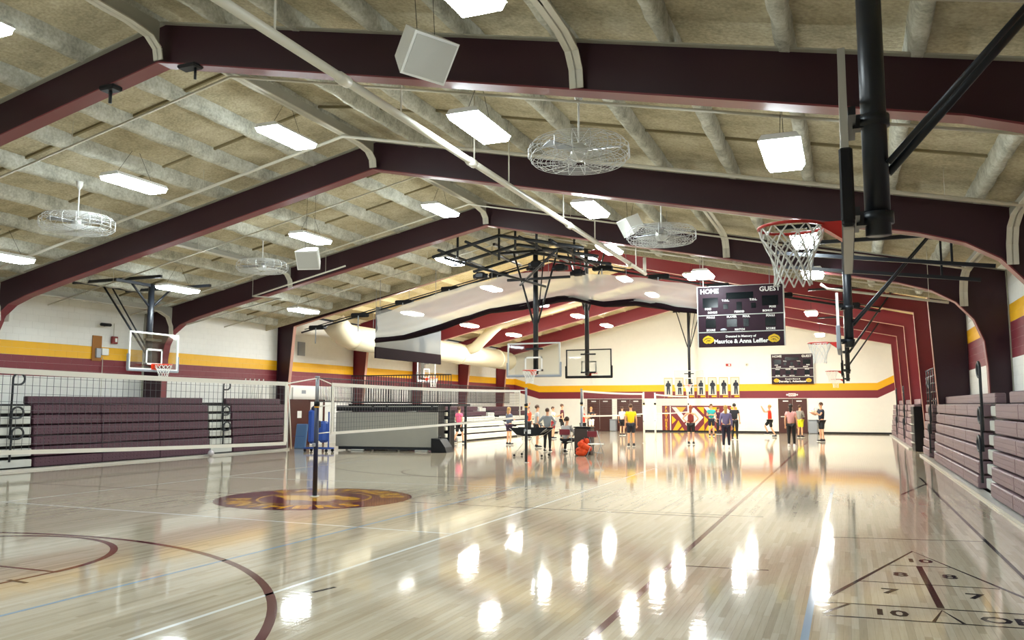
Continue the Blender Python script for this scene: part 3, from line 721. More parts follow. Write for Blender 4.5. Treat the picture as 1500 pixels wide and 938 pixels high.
# ridge rigging: folded frames of black tube around the centre hoops
rg = thing('hoop_rigging', 'tangle of black steel tubes and winches under the ridge above the centre hoop', 'rigging', (-9.3, 25, 6.5))
def tb(nm, a, b, r=.03): obj(nm, MB().tube([a, b], r * 1.35, 6), M_BLACK, rg, world=True)
for y, dz in ((22.3, 0), (23.8, 0), (25.3, 0)):
    tb('rig_rail', (-11.6, y, 6.25 + dz), (-9.4, y, 6.75 + dz), .04); tb('rig_rail', (-9.4, y, 6.75 + dz), (-6.8, y, 6.2 + dz), .04)
for x in (-11.2, -10.3, -8.6, -7.6): tb('rig_runner', (x, 21.9, ztop(x) - .75), (x, 26.4, ztop(x) - .75), .035)
for x, y in ((-10.9, 22.6), (-10.2, 24.2), (-8.4, 22.8), (-7.8, 24.6), (-9.4, 23.6)): tb('rig_drop', (x, y, ztop(x) + .1), (x, y, ztop(x) - .95), .03)
tb('rig_diagonal', (-11.2, 22.3, 6.2), (-9.0, 25.3, 5.6)); tb('rig_diagonal', (-7.6, 22.3, 6.2), (-9.9, 25.3, 5.7)); tb('rig_diagonal', (-10.4, 25.4, 5.9), (-8.2, 25.4, 5.9), .035)
for x, y, z in ((-9.0, 24.4, 6.2), (-8.4, 25.0, 6.15), (-9.6, 25.8, 6.35), (-8.0, 25.6, 6.05), (-11.2, 25.0, 6.05)):
    obj('winch', MB().rbox((x, y, z), (.34, .26, .22), .05), M_BLACK2, rg, world=True)
    obj('winch_drum', MB().tube([(x - .25, y, z - .02), (x + .25, y, z - .02)], .08, 10), M_BLACK, rg, world=True)
tr = thing('curtain_track', 'black drive tube and rollers along the roof slope above the white curtain', 'track', (-9.4, 26.6, 6.5))
for sg, xe in ((-1, -19.6), (1, 1.0)):
    z0 = 6.72; obj('drive_tube', MB().tube([(RX, 26.75, z0), (xe, 26.75, z0 - .212 * abs(xe - RX))], .035, 8), M_BLACK, tr, world=True)
    obj('drive_tube', MB().tube([(RX, 26.95, z0 + .14), (xe, 26.95, z0 + .14 - .212 * abs(xe - RX))], .02, 6), M_BLACK, tr, world=True)
    for k in range(1, 6):
        x = RX + sg * 1.9 * k
        if x > .8: continue
        z = z0 - .212 * abs(x - RX); obj('roller_housing', MB().rbox((x, 26.8, z + .03), (.7, .22, .16), .03), M_BLACK2, tr, world=True)
        obj('lift_strap', MB().box(x - .02, x + .02, 26.68, 26.69, z - .6, z), M_GREYP, tr, world=True)
# second row of black roof rails at far right, above the side hoops
rr2 = thing('roof_rail_pair', 'pair of long black rails below the third beam at right carrying the side hoops', 'rail', (1, 19.5, 4.7))
for y in (17.2, 19.0): obj('rail', MB().bar((-1.2, y, 4.78), (2.6, y, 4.28), .07, .07), M_BLACK, rr2, world=True)
for y in (17.2, 19.0):
    for x in (-.6, 1.9): obj('rail_hanger', MB().bar((x, y, 4.7 - .13 * (x + .6)), (x, y, ztop(x) + .1), .04, .04), M_BLACK, rr2, world=True)
# ================================================================ DIVIDER CURTAIN
cu = thing('divider_curtain', 'white mesh divider curtain gathered up under the roof, with a dark maroon hem', 'curtain', (-9.4, 26.4, 5))
topz = [(-16.06, 5.05), (-13.6, 5.72), (-11.98, 6.05), (-10.4, 6.3), (-9.2, 6.3), (-8.0, 6.15), (-6.1, 5.88), (-4.38, 5.55), (-1.9, 5.05)]
botz = [(-16.06, 4.15), (-14.9, 4.22), (-13.58, 4.5), (-11.5, 5.05), (-10.3, 5.15), (-9.0, 5.33), (-8.4, 5.33), (-7.4, 5.1), (-6.3, 5.12), (-5.0, 4.85), (-3.5, 4.6), (-1.9, 4.4)]
def lerp(tab, x):
    for (a, za), (b, zb) in zip(tab, tab[1:]):
        if x <= b: return za + (zb - za) * max(0, (x - a) / (b - a))
    return tab[-1][1]
nx, nz = 120, 16; vs = []; fs_ = []
for i in range(nx + 1):
    x = -16.06 + 14.1 * i / nx; a, b = lerp(topz, x), lerp(botz, x)
    for j in range(nz + 1):
        t_ = j / nz; y = 26.4 + .07 * sin(t_ * 14 + x * .4) * t_ + .03 * sin(x * 3.1 + t_ * 5) + .1 * sin(pi * t_)
        vs.append((x, y, a + (b - a) * t_ + .015 * sin(x * 5)))
fs_ = [(i * (nz + 1) + j, i * (nz + 1) + j + 1, (i + 1) * (nz + 1) + j + 1, (i + 1) * (nz + 1) + j) for i in range(nx) for j in range(nz)]
obj('mesh_panel', MB().add(vs, fs_, smooth=True), M_CURT, cu, world=True)
vs = []
for i in range(nx + 1):
    x = -16.06 + 14.1 * i / nx; b = lerp(botz, x)
    for k, (dy, dz) in enumerate(((-.05, .06), (-.1, 0), (-.04, -.09 - .04 * sin(x * 2.3)), (.1, -.12), (.16, .0), (.08, .1))):
        vs.append((x, 26.42 + dy + .02 * sin(x * 6), b + dz + .02 * sin(x * 1.7 + k)))
fs_ = [(i * 6 + j, (i + 1) * 6 + j, (i + 1) * 6 + (j + 1) % 6, i * 6 + (j + 1) % 6) for i in range(nx) for j in range(6)]
obj('gathered_hem', MB().add(vs, fs_, smooth=True), M_VINYL, cu, world=True)
for x in (-15.9, -13.6, -11.4, -9.3, -6.6, -4.2, -2.1): obj('suspension_rod', MB().tube([(x, 26.42, lerp(topz, x) - .05), (x, 26.42, ztop(x) + .3)], .01, 5), M_GREYP, cu, world=True)
cf = thing('side_curtain', 'grey mesh side panel with dark maroon bottom band hanging left of the white curtain', 'curtain', (-16.1, 26.6, 4.4))
def sheet(x, y0, y1, z0, z1, n, amp, wz=0):
    vs = []
    for i in range(n + 1):
        y = y0 + (y1 - y0) * i / n; xx = x + amp * sin(y * 4)
        vs += [(xx, y, z0 + wz * (y - y0)), (xx, y, z1 + wz * (y - y0))]
    return MB().add(vs, [(2 * i, 2 * i + 1, 2 * i + 3, 2 * i + 2) for i in range(n)], smooth=True)
obj('mesh_panel', sheet(-16.12, 26.5, 31.8, 3.86, 5.4, 24, .02), M_CURT2, cf, world=True)
obj('vinyl_band', MB().box(-16.16, -16.09, 26.5, 31.8, 3.48, 3.9), M_VINYL, cf, world=True)
for y in (26.5, 29, 31.8): obj('suspension_cable', MB().tube([(-16.12, y, 5.4), (-16.12, y, 6.6 if y > 27.8 else 6.05)], .008, 5), M_GREYP, cf, world=True)
# ================================================================ DUCT
du = thing('air_duct', 'fat round cream air duct along the upper left wall, branch rising to the roof', 'duct', (-20.3, 31, 4.6))
dz_ = 4.62
obj('main_duct', MB().tube([(-20.2, 31.2, dz_ + .1), (-20.2, 49.5, dz_ - .05)], .56, 24), M_DUCT, du, world=True)
for y in (36.5, 42, 47.5): obj('duct_collar', MB().tube([(-20.2, y - .04, dz_), (-20.2, y + .04, dz_)], .6, 24), M_DUCT, du, world=True)
obj('branch_duct', MB().tube([(-20.0, 42.6, 4.8), (-19.4, 42.6, 5.0), (-18.3, 42.6, 6.0), (-17.9, 42.6, 6.3), (-17.2, 42.6, 6.5), (-15.5, 42.6, 6.9), (-12.6, 42.6, 7.55)], .3, 18), M_DUCT, du, world=True)
obj('end_elbow', MB().tube([(-20.2, 31.3, dz_ + .1), (-20.2, 30.6, dz_ + .2), (-20.3, 30.2, dz_ + .5), (-20.4, 30.1, 5.3)], .52, 20), M_DUCT, du, world=True)
for y in (33, 39, 45): obj('duct_strap', MB().tube([(-20.2, y, dz_ + .5), (-20.2, y, ztop2(-20.2))], .012, 5), M_GREYP, du, world=True)
# ================================================================ SCOREBOARDS
def scoreboard(loc, l1, l2, label, w=2.54, h=1.9, rz=0):
    t = thing('scoreboard', label, 'scoreboard', loc, rz, group='maroon scoreboards')
    obj('case', MB().rbox((0, .08, h / 2), (w, .16, h), .015), M_SB, t)
    fr = MB()
    for z in (.0, h * .24, h * .52): 
        if z > 0: fr.box(-w / 2, w / 2, -.012, 0, z - .013, z + .013)
    e = .016
    fr.box(-w / 2 - e, -w / 2 + e, -.014, .16, 0, h).box(w / 2 - e, w / 2 + e, -.014, .16, 0, h).box(-w / 2, w / 2, -.014, .16, h - e, h)
    obj('frame', fr, M_ALU, t)
    R90 = (pi / 2, 0, 0)
    def win(x, z, ww, hh, nm='digit_window'): obj(nm, MB().box(x - ww / 2, x + ww / 2, -.008, 0, z - hh / 2, z + hh / 2), M_SBD, t)
    win(-.88, h * .73, .46, .3); win(.88, h * .73, .46, .3); win(0, h * .83, .8, .2, 'clock_window'); win(-.02, h * .66, .16, .24)
    win(-.42, h * .66, .14, .16); win(.4, h * .66, .14, .16)
    win(-.88, h * .385, .3, .26); win(.88, h * .385, .3, .26); win(-.25, h * .385, .3, .24); win(.17, h * .385, .16, .24)
    def tx(s_, x, z, sz, b=.004): text('lettering', s_, sz, M_LET, t, (x, -.0135, z), R90, bold=b)
    tx('HOME', -.9, h * .915, .2, .004); tx('GUEST', .88, h * .915, .2, .004)
    for s_, x, z in (('POSS', -.95, .625), ('BONUS', -.82, .565), ('T.O.L.', -.42, .755), ('PERIOD', -.02, .565), ('T.O.L.', .4, .755), ('POSS', .95, .625), ('BONUS', .8, .565),
                     ('FOULS', -.88, .485), ('PLAYER', -.25, .485), ('FOUL', .18, .485), ('FOULS', .88, .485), ('SCORE', -.88, .275), ('MATCH', -.02, .275), ('SCORE', .88, .275)): tx(s_, x, z * h, .085, .003)
    obj('maker_badge', MB().lathe([(.001, 0), (.1, 0), (.1, .004), (.001, .004)], n=20, M=Matrix.Translation((-.5, -.004, .275 * h)) @ Matrix.Rotation(pi / 2, 4, 'X') @ Matrix.Diagonal((1, .45, 1, 1))), M_GREYP, t)
    tx(l1, 0, h * .165, .095, .003); tx(l2, 0, h * .085, .17, .005)
    gm = mat('gold_emblem', 'd8b21a', .4); dm = mat('emblem_line', '2a1a10', .5)
    for x in (-.97, .97):
        s_ = -1 if x < 0 else 1
        em = MB(); n = 20
        P = [(x + s_ * .17 * cos(2 * pi * k / n) * (1.05 if 3 < k < 12 else .95), .12 * sin(2 * pi * k / n) + h * .115 + (.02 if k % 5 == 0 else 0)) for k in range(n)]
        em.prism(P if s_ > 0 else P[::-1], -.012, -.001, 'Y')
        obj('animal_head_emblem', em, gm, t)
        ln = MB()
        for a, b in (((-.1, .03), (.0, .06)), ((.0, .06), (.1, .02)), ((-.08, -.03), (.02, -.01)), ((.02, -.01), (.06, -.07)), ((-.03, .0), (-.01, -.06)), ((.06, .05), (.13, -.02))):
            ln.bar((x + s_ * a[0], -.0135, h * .115 + a[1]), (x + s_ * b[0], -.0135, h * .115 + b[1]), .004, .014)
        obj('emblem_strokes', ln, dm, t)
    return t
sb1 = scoreboard((-2.93, 25.8, 3.52), 'Donated in Memory of', 'Maurice & Anna Leffler', 'large hanging maroon scoreboard reading HOME and GUEST in front of the curtain', h=1.87)
for sx_ in (-1.1, 1.1): obj('hanger_bar', MB().bar((sx_, .1, 1.85), (sx_, .1, ztop(sx_ - 2.93) - 3.52 + .1), .03, .03), M_CREAM, sb1)
scoreboard((-3.17, YE - .18, 3.08), 'Donated in Memory of', 'Dorothy L. Ankenbauer', 'small maroon scoreboard mounted on the far wall above the right doors')
# ================================================================ FAR WALL ITEMS
Yw = YE
def panel(name, x0, x1, z0, z1, m, parent, d=.01, y=Yw): return obj(name, MB().box(x0, x1, y - d, y, z0, z1), m, parent, world=True)
def dbl_door(x0, x1, label, bar=True):
    t = thing('double_door', label, 'door', ((x0 + x1) / 2, Yw, 0), group='brown double doors in the far wall')
    fr = MB().box(x0 - .06, x0, Yw - .05, Yw, 0, 2.16).box(x1, x1 + .06, Yw - .05, Yw, 0, 2.16).box(x0 - .06, x1 + .06, Yw - .05, Yw, 2.1, 2.16)
    obj('door_frame', fr, M_DOOR, t, world=True); xm = (x0 + x1) / 2
    for a, b in ((x0, xm - .01), (xm + .01, x1)):
        lf_ = obj('door_leaf', MB().box(a, b, Yw - .035, Yw, .01, 2.1), M_DOOR, t, world=True)
        obj('push_bar', MB().box(a + .08, b - .08, Yw - .09, Yw - .05, 1.0, 1.06), M_ALU, lf_, world=True)
        obj('door_closer', MB().box((a + b) / 2 - .16, (a + b) / 2 + .16, Yw - .09, Yw - .035, 1.97, 2.04), M_WH, lf_, world=True)
dbl_door(-16.6, -14.98, 'brown double doors left of the far volleyball net post'); dbl_door(-14.5, -12.85, 'brown double doors behind the person in yellow'); dbl_door(-4.04, -2.44, 'brown double doors at right below the small scoreboard')
for i, xc in enumerate([-11.05 + .72 * k for k in range(7)]):
    t = thing('player_banner', 'tall framed player banner, %s of seven on the far wall' % ['leftmost', 'second from left', 'third from left', 'middle one', 'third from right', 'second from right', 'rightmost'][i], 'banner', (xc, Yw, 2.2), group='player banners on the far wall')
    panel('frame', xc - .28, xc + .28, 2.22, 3.56, mat('gold_frame', 'c8a868', .5), t, .02)
    panel('print', xc - .245, xc + .245, 2.42, 3.52, mat('banner_print', 'd9d2c4', .5, var=.1), t, .024)
    panel('name_strip', xc - .26, xc + .26, 2.22, 2.4, M_MAROON, t, .026); panel('name_text', xc - .05, xc + .24, 2.27, 2.37, M_YEL, t, .028)
    f = MB(); dx = [.0, .04, .03, .0, .02, .02, .06][i]; d_ = .03
    for poly in ([(-.05, 3.22), (.05, 3.22), (.06, 3.33), (.0, 3.38), (-.06, 3.33)], [(-.11, 2.95), (.11, 2.95), (.14, 3.2), (.04, 3.23), (-.04, 3.23), (-.14, 3.2)], [(-.19, 3.02), (-.13, 3.2), (-.05, 3.1), (-.12, 2.98)],
                 [(.19, 3.02), (.12, 2.98), (.05, 3.1), (.13, 3.2)], [(-.11, 2.95), (-.12, 2.46), (-.02, 2.46), (.0, 2.85), (.03, 2.46), (.12, 2.46), (.11, 2.95)]):
        f.prism([(xc + dx + a, b) for a, b in poly], Yw - d_, Yw - .02, 'Y')
    obj('printed_figure', f, mat('print_dark', '23283a', .5), t, world=True)
# mural
mu = thing('wall_mural', 'maroon, gold and white geometric mural with vertical team name low on the far wall', 'mural', (-9.2, Yw, 0))
panel('mural_ground', -11.5, -7.0, .04, 1.72, M_MAROON, mu, .01)
def flat(nm, poly, m, d): obj(nm, MB().prism(poly, Yw - d, Yw - .009, 'Y'), m, mu, world=True)
ox = -10.85
for a, b in ((0, 1), (2.1, 1)):
    o = ox + a
    flat('white_band', [(o, 1.62), (o + .28, 1.62), (o + 1.0, .8), (o + 1.0, .35)], M_WHITE2, .013)
    flat('white_diamond', [(o + 1.45, 1.6), (o + 2.05, .95), (o + 1.45, .3), (o + .85, .95)], M_WHITE2, .014)
    flat('gold_block', [(o + .3, 1.62), (o + .95, 1.62), (o + .62, 1.25)], M_YEL, .013)
    flat('gold_block', [(o + .05, .1), (o + .8, .1), (o + .42, .75)], M_YEL, .013)
    flat('gold_block', [(o, .5), (o, 1.05), (o + .28, .78)], M_YEL, .013)
    flat('gold_block', [(o + 1.65, 1.62), (o + 2.1, 1.62), (o + 2.1, 1.15)], M_YEL, .013)
    flat('gold_block', [(o + 1.7, .1), (o + 2.1, .1), (o + 2.1, .55)], M_YEL, .013)
    flat('maroon_bar', [(o + .35, .1), (o + .5, .1), (o + .95, .62), (o + .87, .7)], M_MAROON, .016)
flat('name_column', [(-11.44, .06), (-11.02, .06), (-11.02, 1.7), (-11.44, 1.7)], M_MAROON, .013)
flat('white_rule', [(-10.98, .06), (-10.92, .06), (-10.92, 1.7), (-10.98, 1.7)], M_WHITE2, .015)
for i, ch in enumerate('PANTHERS'): text('mural_letter', ch, .24, M_YEL, mu, (-11.23 + 9.2, -.016, 1.58 - i * .205), (pi / 2, 0, 0), bold=.008)
# trash bins, boxes and small wall things
def bin_(loc, label, d=(.5, .45, .8), m=None):
    t = thing('litter_bin', label, 'bin', loc)
    obj('body', MB().rbox((0, 0, d[2] / 2), d, .04), m or M_GREYP, t); obj('lid', MB().rbox((0, 0, d[2] + .03), (d[0] + .03, d[1] + .03, .06), .02), m or M_GREYP, t)
bin_((-15.0 + .27, 54.9, 0), 'small grey bin between the two left double doors', (.45, .4, .75)); bin_((-2.05, 54.95, 0), 'grey bin below the volleyball picture right of the far doors', (.55, .45, .8))
t = thing('volleyball_sign', 'round white volleyball sign on the far wall above the grey bin', 'sign', (-1.95, Yw, 1.35))
obj('disc', MB().lathe([(.001, 0), (.25, 0), (.25, .02), (.001, .02)], n=24, M=Matrix.Rotation(pi / 2, 4, 'X')), M_WH, t)
for k in range(5):
    a = 2 * pi * k / 5; obj('panel_stroke', MB().tube([(.02 * cos(a), -.025, .02 * sin(a)), (.12 * cos(a + .4), -.025, .12 * sin(a + .4)), (.22 * cos(a + .3), -.025, .22 * sin(a + .3))], .013, 4), M_MAROON if k % 2 else M_YEL, t)
t = thing('exit_sign', 'small lit sign over the right far doors', 'sign', (-3.24, Yw, 2.4))
obj('sign_box', MB().rbox((0, -.04, 0), (.45, .06, .2), .02), M_WH, t); text('lettering', 'EXIT', .16, M_RED, t, (0, -.074, 0), (pi / 2, 0, 0), bold=.004)
for sx_ in (-.3, .3): obj('lamp_head', MB().ball((sx_, -.06, 0), .06, n=10, k=6), M_WH, t)
t = thing('fire_alarm', 'small red alarm on the far wall right of the hanging scoreboard lower edge', 'alarm', (-7.1, Yw, 4.35)); obj('case', MB().rbox((0, -.03, 0), (.34, .06, .16), .01), M_RED, t); obj('lens', MB().rbox((.05, -.065, 0), (.12, .02, .1), .005), M_WH, t)
t = thing('wall_sensor', 'small pale round detector on the far wall beside the red alarm', 'sensor', (-5.95, Yw, 4.35)); obj('case', MB().lathe([(.001, 0), (.1, 0), (.07, .06), (.001, .07)], n=14, M=Matrix.Rotation(pi / 2, 4, 'X')), M_CREAM, t); obj('button', MB().ball((0, -.075, 0), .03, n=8, k=6), M_DOOR, t)
# ================================================================ BLEACHERS
def bleacher(side, xf, y0, y1, aisles, label, m, group):
    """closed telescopic stand; side +1 stands at the right wall and faces -x"""
    t = thing('bleacher', label, 'bleachers', (xf, y0, 0), group=group)
    def X(a, b): return (xf + side * a, xf + side * b) if side > 0 else (xf - b, xf - a)
    cuts = [y0]; 
    for a, w in aisles: cuts += [a - w / 2, a + w / 2]
    cuts.append(y1)
    segs = [(cuts[i], cuts[i + 1]) for i in range(0, len(cuts), 2)]
    H = .288
    for (a, b) in segs:
        L_ = b - a; n = max(1, round(L_ / 2.4)); L1 = L_ / n
        for r in range(6):
            xo = .03 * r
            for k in range(n):
                x0, x1 = X(xo, xo + .26); ya, yb = a + k * L1 + .006, a + (k + 1) * L1 - .006
                c = ((x0 + x1) / 2, (ya + yb) / 2, .07 + r * H + .13)
                mb = MB().rbox(c, (x1 - x0, yb - ya, .258), .02)
                q = obj('seat_module', mb, m, t, world=True)
        obj('back_panel', MB().rbox((sum(X(.4, .58)) / 2, (a + b) / 2, 1.89), (.2, b - a - .02, .22), .02), m, t, world=True)
        for k in range(n): pass
    x0, x1 = X(.32, .58 if xf != 2.3 else .44); obj('understructure', MB().box(x0, x1, y0 + .02, y1 - .02, .02, 1.78), M_BLACK2, t, world=True)
    if side < 0: obj('top_deck', MB().box(*X(.6, 1.46), 21.8, y1 - .02, 1.79, 1.84), M_BLACK2, t, world=True)
    x0, x1 = X(-.12, .1); obj('base_rail', MB().box(x0, x1, y0, y1, .0, .055), M_ALU, t, world=True)
    for (a, w) in aisles:
        for r in range(6):
            x0, x1 = X(.14 + .03 * r, .45 + .03 * r) if side > 0 else X(.02 + .03 * r, .4 + .03 * r); z = .07 + r * H
            obj('aisle_step', MB().rbox(((x0 + x1) / 2, a, z + .12), (x1 - x0, w - .12, .2), .012), M_STEP, t, world=True)
        for (zb, ht, dx) in ((.25, .9, -.04), (1.25, 1.35, .02), (.85, .85, 0)):
            x_ = xf + side * (dx + .02); pts = [(x_, a, zb), (x_, a + .02, zb + ht * .6)]
            zc = zb + ht - .15; lp_ = [(x_, a + .02 + .17 + .17 * cos(q_), zc + .15 * sin(q_)) for q_ in [radians(v) for v in range(180, -91, -18)]] + [(x_, a + .03, zc - .15)]
            obj('handrail', MB().tube(pts + lp_, .028, 6), M_BLACK, t, world=True)
    return t
bleacher(1, 2.38, 3.0, 32.6, [(8.2, 1.2), (18.5, 1.6), (29.4, 1.7)], 'long closed stand of sheen-greyed maroon bleachers along the right wall nearest the viewer', M_SEAT_SHEEN, 'folded bleachers')
bleacher(1, 2.3, 37.0, 53.4, [(41.2, .8), (47.2, .8)], 'farther closed bleachers at right beyond the black end frame', M_SEAT_SHEEN, 'folded bleachers')
bleacher(-1, -20.62, 8.0, 27.4, [(15.6, 1.5), (23.7, 1.2)], 'closed maroon bleachers along the left wall behind the near volleyball net', M_SEAT, 'folded bleachers')
# end frame with guard rails between the two right stands
t = thing('stand_end_frame', 'black end frame with tall guard rails between the two right bleachers', 'guard rail', (2.6, 35, 0))
obj('end_panel', MB().rbox((2.75, 35.9, .85), (.9, 1.6, 1.7), .02), M_BLACK2, t, world=True)
for z in (.3, .65, 1.0, 1.35): obj('shelf_edge', MB().box(2.24, 2.3, 35.2, 36.6, z, z + .03), M_STEP, t, world=True)
for y in (29.9, 30.7, 31.5, 32.3, 33.1, 34, 35, 36): obj('post', MB().tube([(2.72, y, 1.65), (2.72, y, 3.0)], .022, 6), M_BLACK, t, world=True)
for z in (1.9, 2.2, 2.5, 2.75, 3.0): obj('rail', MB().tube([(2.72, 29.9, z), (2.72, 36, z)], .018, 6), M_BLACK, t, world=True)
# far left stand, opened out
t = thing('open_bleacher', 'opened stand at far left with white bench boards below and maroon seats above', 'bleachers', (-20.9, 31.5, 0))
for r in range(6):
    x = -17.4 - .55 * r; z = .25 + r * .27
    for (a, b) in ((31.6, 35.8), (36.9, 44.3), (45.6, 51.5)):
        mm = M_SEAT if (r > 3 or a < 32) else M_BENCH
        obj('bench_board', MB().rbox((x, (a + b) / 2, z), (.3, b - a, .1 if r < 4 else .14), .015), mm, t, world=True)
        obj('front_board', MB().rbox((x + .12, (a + b) / 2, z - .1), (.03, b - a, .15), .005), mm, t, world=True)
        obj('support', MB().box(x - .2, x - .1, a + .1, b - .1, 0.0, z - .06), M_BLACK2, t, world=True)
    for y in (36.35, 44.95): obj('aisle_block', MB().rbox((x - .1, y, (z - .02) / 2 + .01), (.56, .9, z - .02), .02), M_STEP, t, world=True)
def railing(pts_, z0, z1, label, step=.115):
    (xa, ya), (xb, yb) = pts_; t = thing('guard_railing', label, 'railing', (xa, ya, z0), group='black baluster railings')
    L_ = sqrt((xb - xa) ** 2 + (yb - ya) ** 2); n = int(L_ / step)
    for z in (z0 + .05, z1): obj('rail', MB().bar((xa, ya, z), (xb, yb, z), .045, .045), M_BLACK, t, world=True)
    me = MB().box(-.01, .01, -.01, .01, z0 + .05, z1).mesh('baluster', M_BLACK)
    for i in range(n + 1):
        f = i / n; obj('baluster', me, None, t, loc=((xb - xa) * f, (yb - ya) * f, -z0))
    return t
railing(((-18.7, 28.95), (-14.2, 28.95)), 1.8, 2.93, 'black baluster railing standing behind the grey panel unit')
railing(((-20.95, 29.8), (-20.95, 51.5)), 1.85, 2.9, 'long black baluster railing behind the far left stand')
# raised deck the front railing stands on
t = thing('raised_deck', 'black framed raised deck behind the grey panel unit', 'platform', (-16.4, 29.5, 0))
obj('deck_top', MB().box(-18.8, -14.15, 28.9, 30.6, 1.7, 1.8), M_BLACK2, t, world=True)
for x in (-18.6, -16.5, -14.3):
    for y in (29.0, 30.5): obj('leg', MB().box(x - .04, x + .04, y - .04, y + .04, 0, 1.7), M_BLACK, t, world=True)
# grey panel unit
t = thing('portable_stage_unit', 'long grey laminate fronted rolling unit with black top frame beyond the net post', 'stage unit', (-16.5, 28, 0))
R_ = Matrix.Translation((-16.5, 27.85, 0)) @ Matrix.Rotation(radians(6), 4, 'Z')
obj('front_panel', MB().rbox((0, 0, .82), (4.25, .06, 1.32), .01, M=Matrix.Rotation(radians(6), 4, 'Z')), M_GPANEL, t)
Rz = Matrix.Rotation(radians(6), 4, 'Z')
obj('body', MB().box(-2.1, 2.1, .04, .75, .2, 1.5, M=Rz), M_BLACK2, t); obj('base', MB().box(-2.0, 2.2, -.02, .7, .05, .16, M=Rz), M_BLACK, t)
obj('top_frame', MB().box(-2.12, 2.12, -.02, .8, 1.52, 1.74, M=Rz), M_BLACK2, t)
obj('top_trim', MB().box(-2.12, 2.12, -.035, -.02, 1.69, 1.715, M=Rz), M_ALU, t)
for x in (-.55, 0.05, 1.9): obj('latch', MB().rbox((x, -.04, 1.66), (.1, .06, .14), .015, M=Rz), M_BLACK, t)
for x in (-1.7, -.6, .5, 1.6): obj('caster', MB().tube([(x - .03, .1, .05), (x + .03, .1, .05)], .05, 10, M=Rz), M_WH, t)
for x in (-1.15, 1.5): obj('floor_skid', MB().box(x - .25, x + .25, -.12, .0, .01, .06, M=Rz), M_STEP, t)
t = thing('black_case', 'black wedge shaped equipment case on the floor at the right end of the grey unit', 'case', (-14.1, 28.0, 0))
obj('case_body', MB().prism([(-.3, 0), (.35, 0), (.28, .2), (.05, .5), (-.3, .52)], -.3, .3, 'Y'), M_BLACK2, t); obj('case_handle', MB().tube([(-.1, -.1, .5), (-.1, -.1, .58), (-.1, .1, .58), (-.1, .1, .5)], .012, 5), M_BLACK, t)
t = thing('seat_end_stack', 'navy and white stepped ends of folded seats right of the grey unit', 'seating', (-14.9, 29.8, 0))
for k in range(5):
    obj('navy_end', MB().rbox((-15.0, 29.3, .25 + k * .28), (.28, .4, .18), .02), M_NAVY, t, world=True); obj('white_end', MB().rbox((-14.72, 29.4, .28 + k * .28), (.34, .4, .14), .01), M_BENCH, t, world=True)
obj('stack_frame', MB().box(-15.1, -14.55, 29.6, 30.0, .0, 1.55), M_BLACK2, t, world=True)
# ================================================================ LEFT WALL ITEMS
t = thing('wall_sign', 'white sign board fixed over the brown doorway on the left wall', 'sign', (-21.9, 31.3, 2.3))
obj('board', MB().box(-22.09, -22.04, 29.6, 32.9, 1.97, 2.52), M_WH, t, world=True); obj('printed_mark', MB().box(-22.045, -22.035, 30.2, 30.5, 2.25, 2.4), M_GREYP, t, world=True)
t = thing('left_doorway', 'brown door with a bright white opening beside it in the left wall', 'door', (-22.0, 30.9, 0))
obj('door_leaf', MB().box(-22.09, -22.02, 29.4, 30.7, 0, 1.9), M_DOOR, t, world=True); obj('door_frame', MB().box(-22.09, -22.03, 30.7, 30.85, 0, 2.0).box(-22.09, -22.03, 31.8, 31.95, 0, 2.0).box(-22.09, -22.03, 29.3, 31.95, 1.9, 2.0), M_DOOR, t, world=True)
obj('white_door', MB().box(-22.09, -22.04, 30.85, 31.8, 0, 1.9), M_WH, t, world=True); obj('notice', MB().box(-22.02, -22.015, 29.9, 30.2, 1.2, 1.5), M_WH, t, world=True)
t = thing('vent_grille', 'grey louvred vent high on the left wall beside the column', 'vent', (-22.0, 30.0, 4.3)); obj('frame', MB().box(-22.1, -22.06, 29.9, 30.4, 3.9, 4.5), M_GREYP, t, world=True)
for k in range(8): obj('slat', MB().box(-22.06, -22.04, 29.93, 30.37, 3.94 + k * .07, 3.97 + k * .07), M_GREYP, t, world=True)
t = thing('floor_mat_panel', 'pale blue folded mat leaning upright by the left column', 'mat', (-20.6, 28.2, 0)); obj('mat', MB().rbox((0, 0, .5), (.55, .08, 1.0), .03, M=Matrix.Rotation(radians(-8), 4, 'X')), M_LBLUE, t); obj('mat_seam', MB().box(-.27, .27, -.005, .0, .5, .51, M=Matrix.Translation((0, -.11, 0))), M_BLUE, t)
t = thing('blue_cart', 'blue padded rolling cart behind the near net post', 'cart', (-18.6, 26.6, 0))
obj('pad', MB().rbox((-.25, 0, .95), (.3, .4, 1.3), .09), M_BLUE, t); obj('pad', MB().rbox((.2, .05, .75), (.35, .4, .8), .09), M_BLUE, t); obj('top_pad', MB().rbox((-.2, 0, 1.62), (.2, .3, .22), .07), M_NAVY, t)
obj('cart_frame', MB().bar((-.5, -.2, .14), (.55, -.2, .14), .05).bar((-.5, .2, .14), (.55, .2, .14), .05).bar((-.5, -.2, .14), (-.5, .2, .14), .05).bar((.55, -.2, .14), (.55, .2, .14), .05).bar((.45, 0, .1), (.45, 0, 1.5), .04), M_BLUE, t)
for x in (-.45, .5):
    for y in (-.2, .2): obj('wheel', MB().tube([(x, y - .02, .06), (x, y + .02, .06)], .06, 12), M_BLACK2, t)
for k in range(5):
    y = 26.6 + .26 * k
    t = obj('white_pole', MB().tube([(0, 0, 0), (-.02, .22, .95)], .022, 8), M_WH, loc=(-22.0, 26.3 + .27 * k, 1.85))
    t['label'] = ['first', 'second', 'third', 'fourth', 'fifth'][k] + ' from left of the slim white poles leaning above the left bleachers'; t['category'] = 'pole'; t['group'] = 'white poles on the bleacher top'
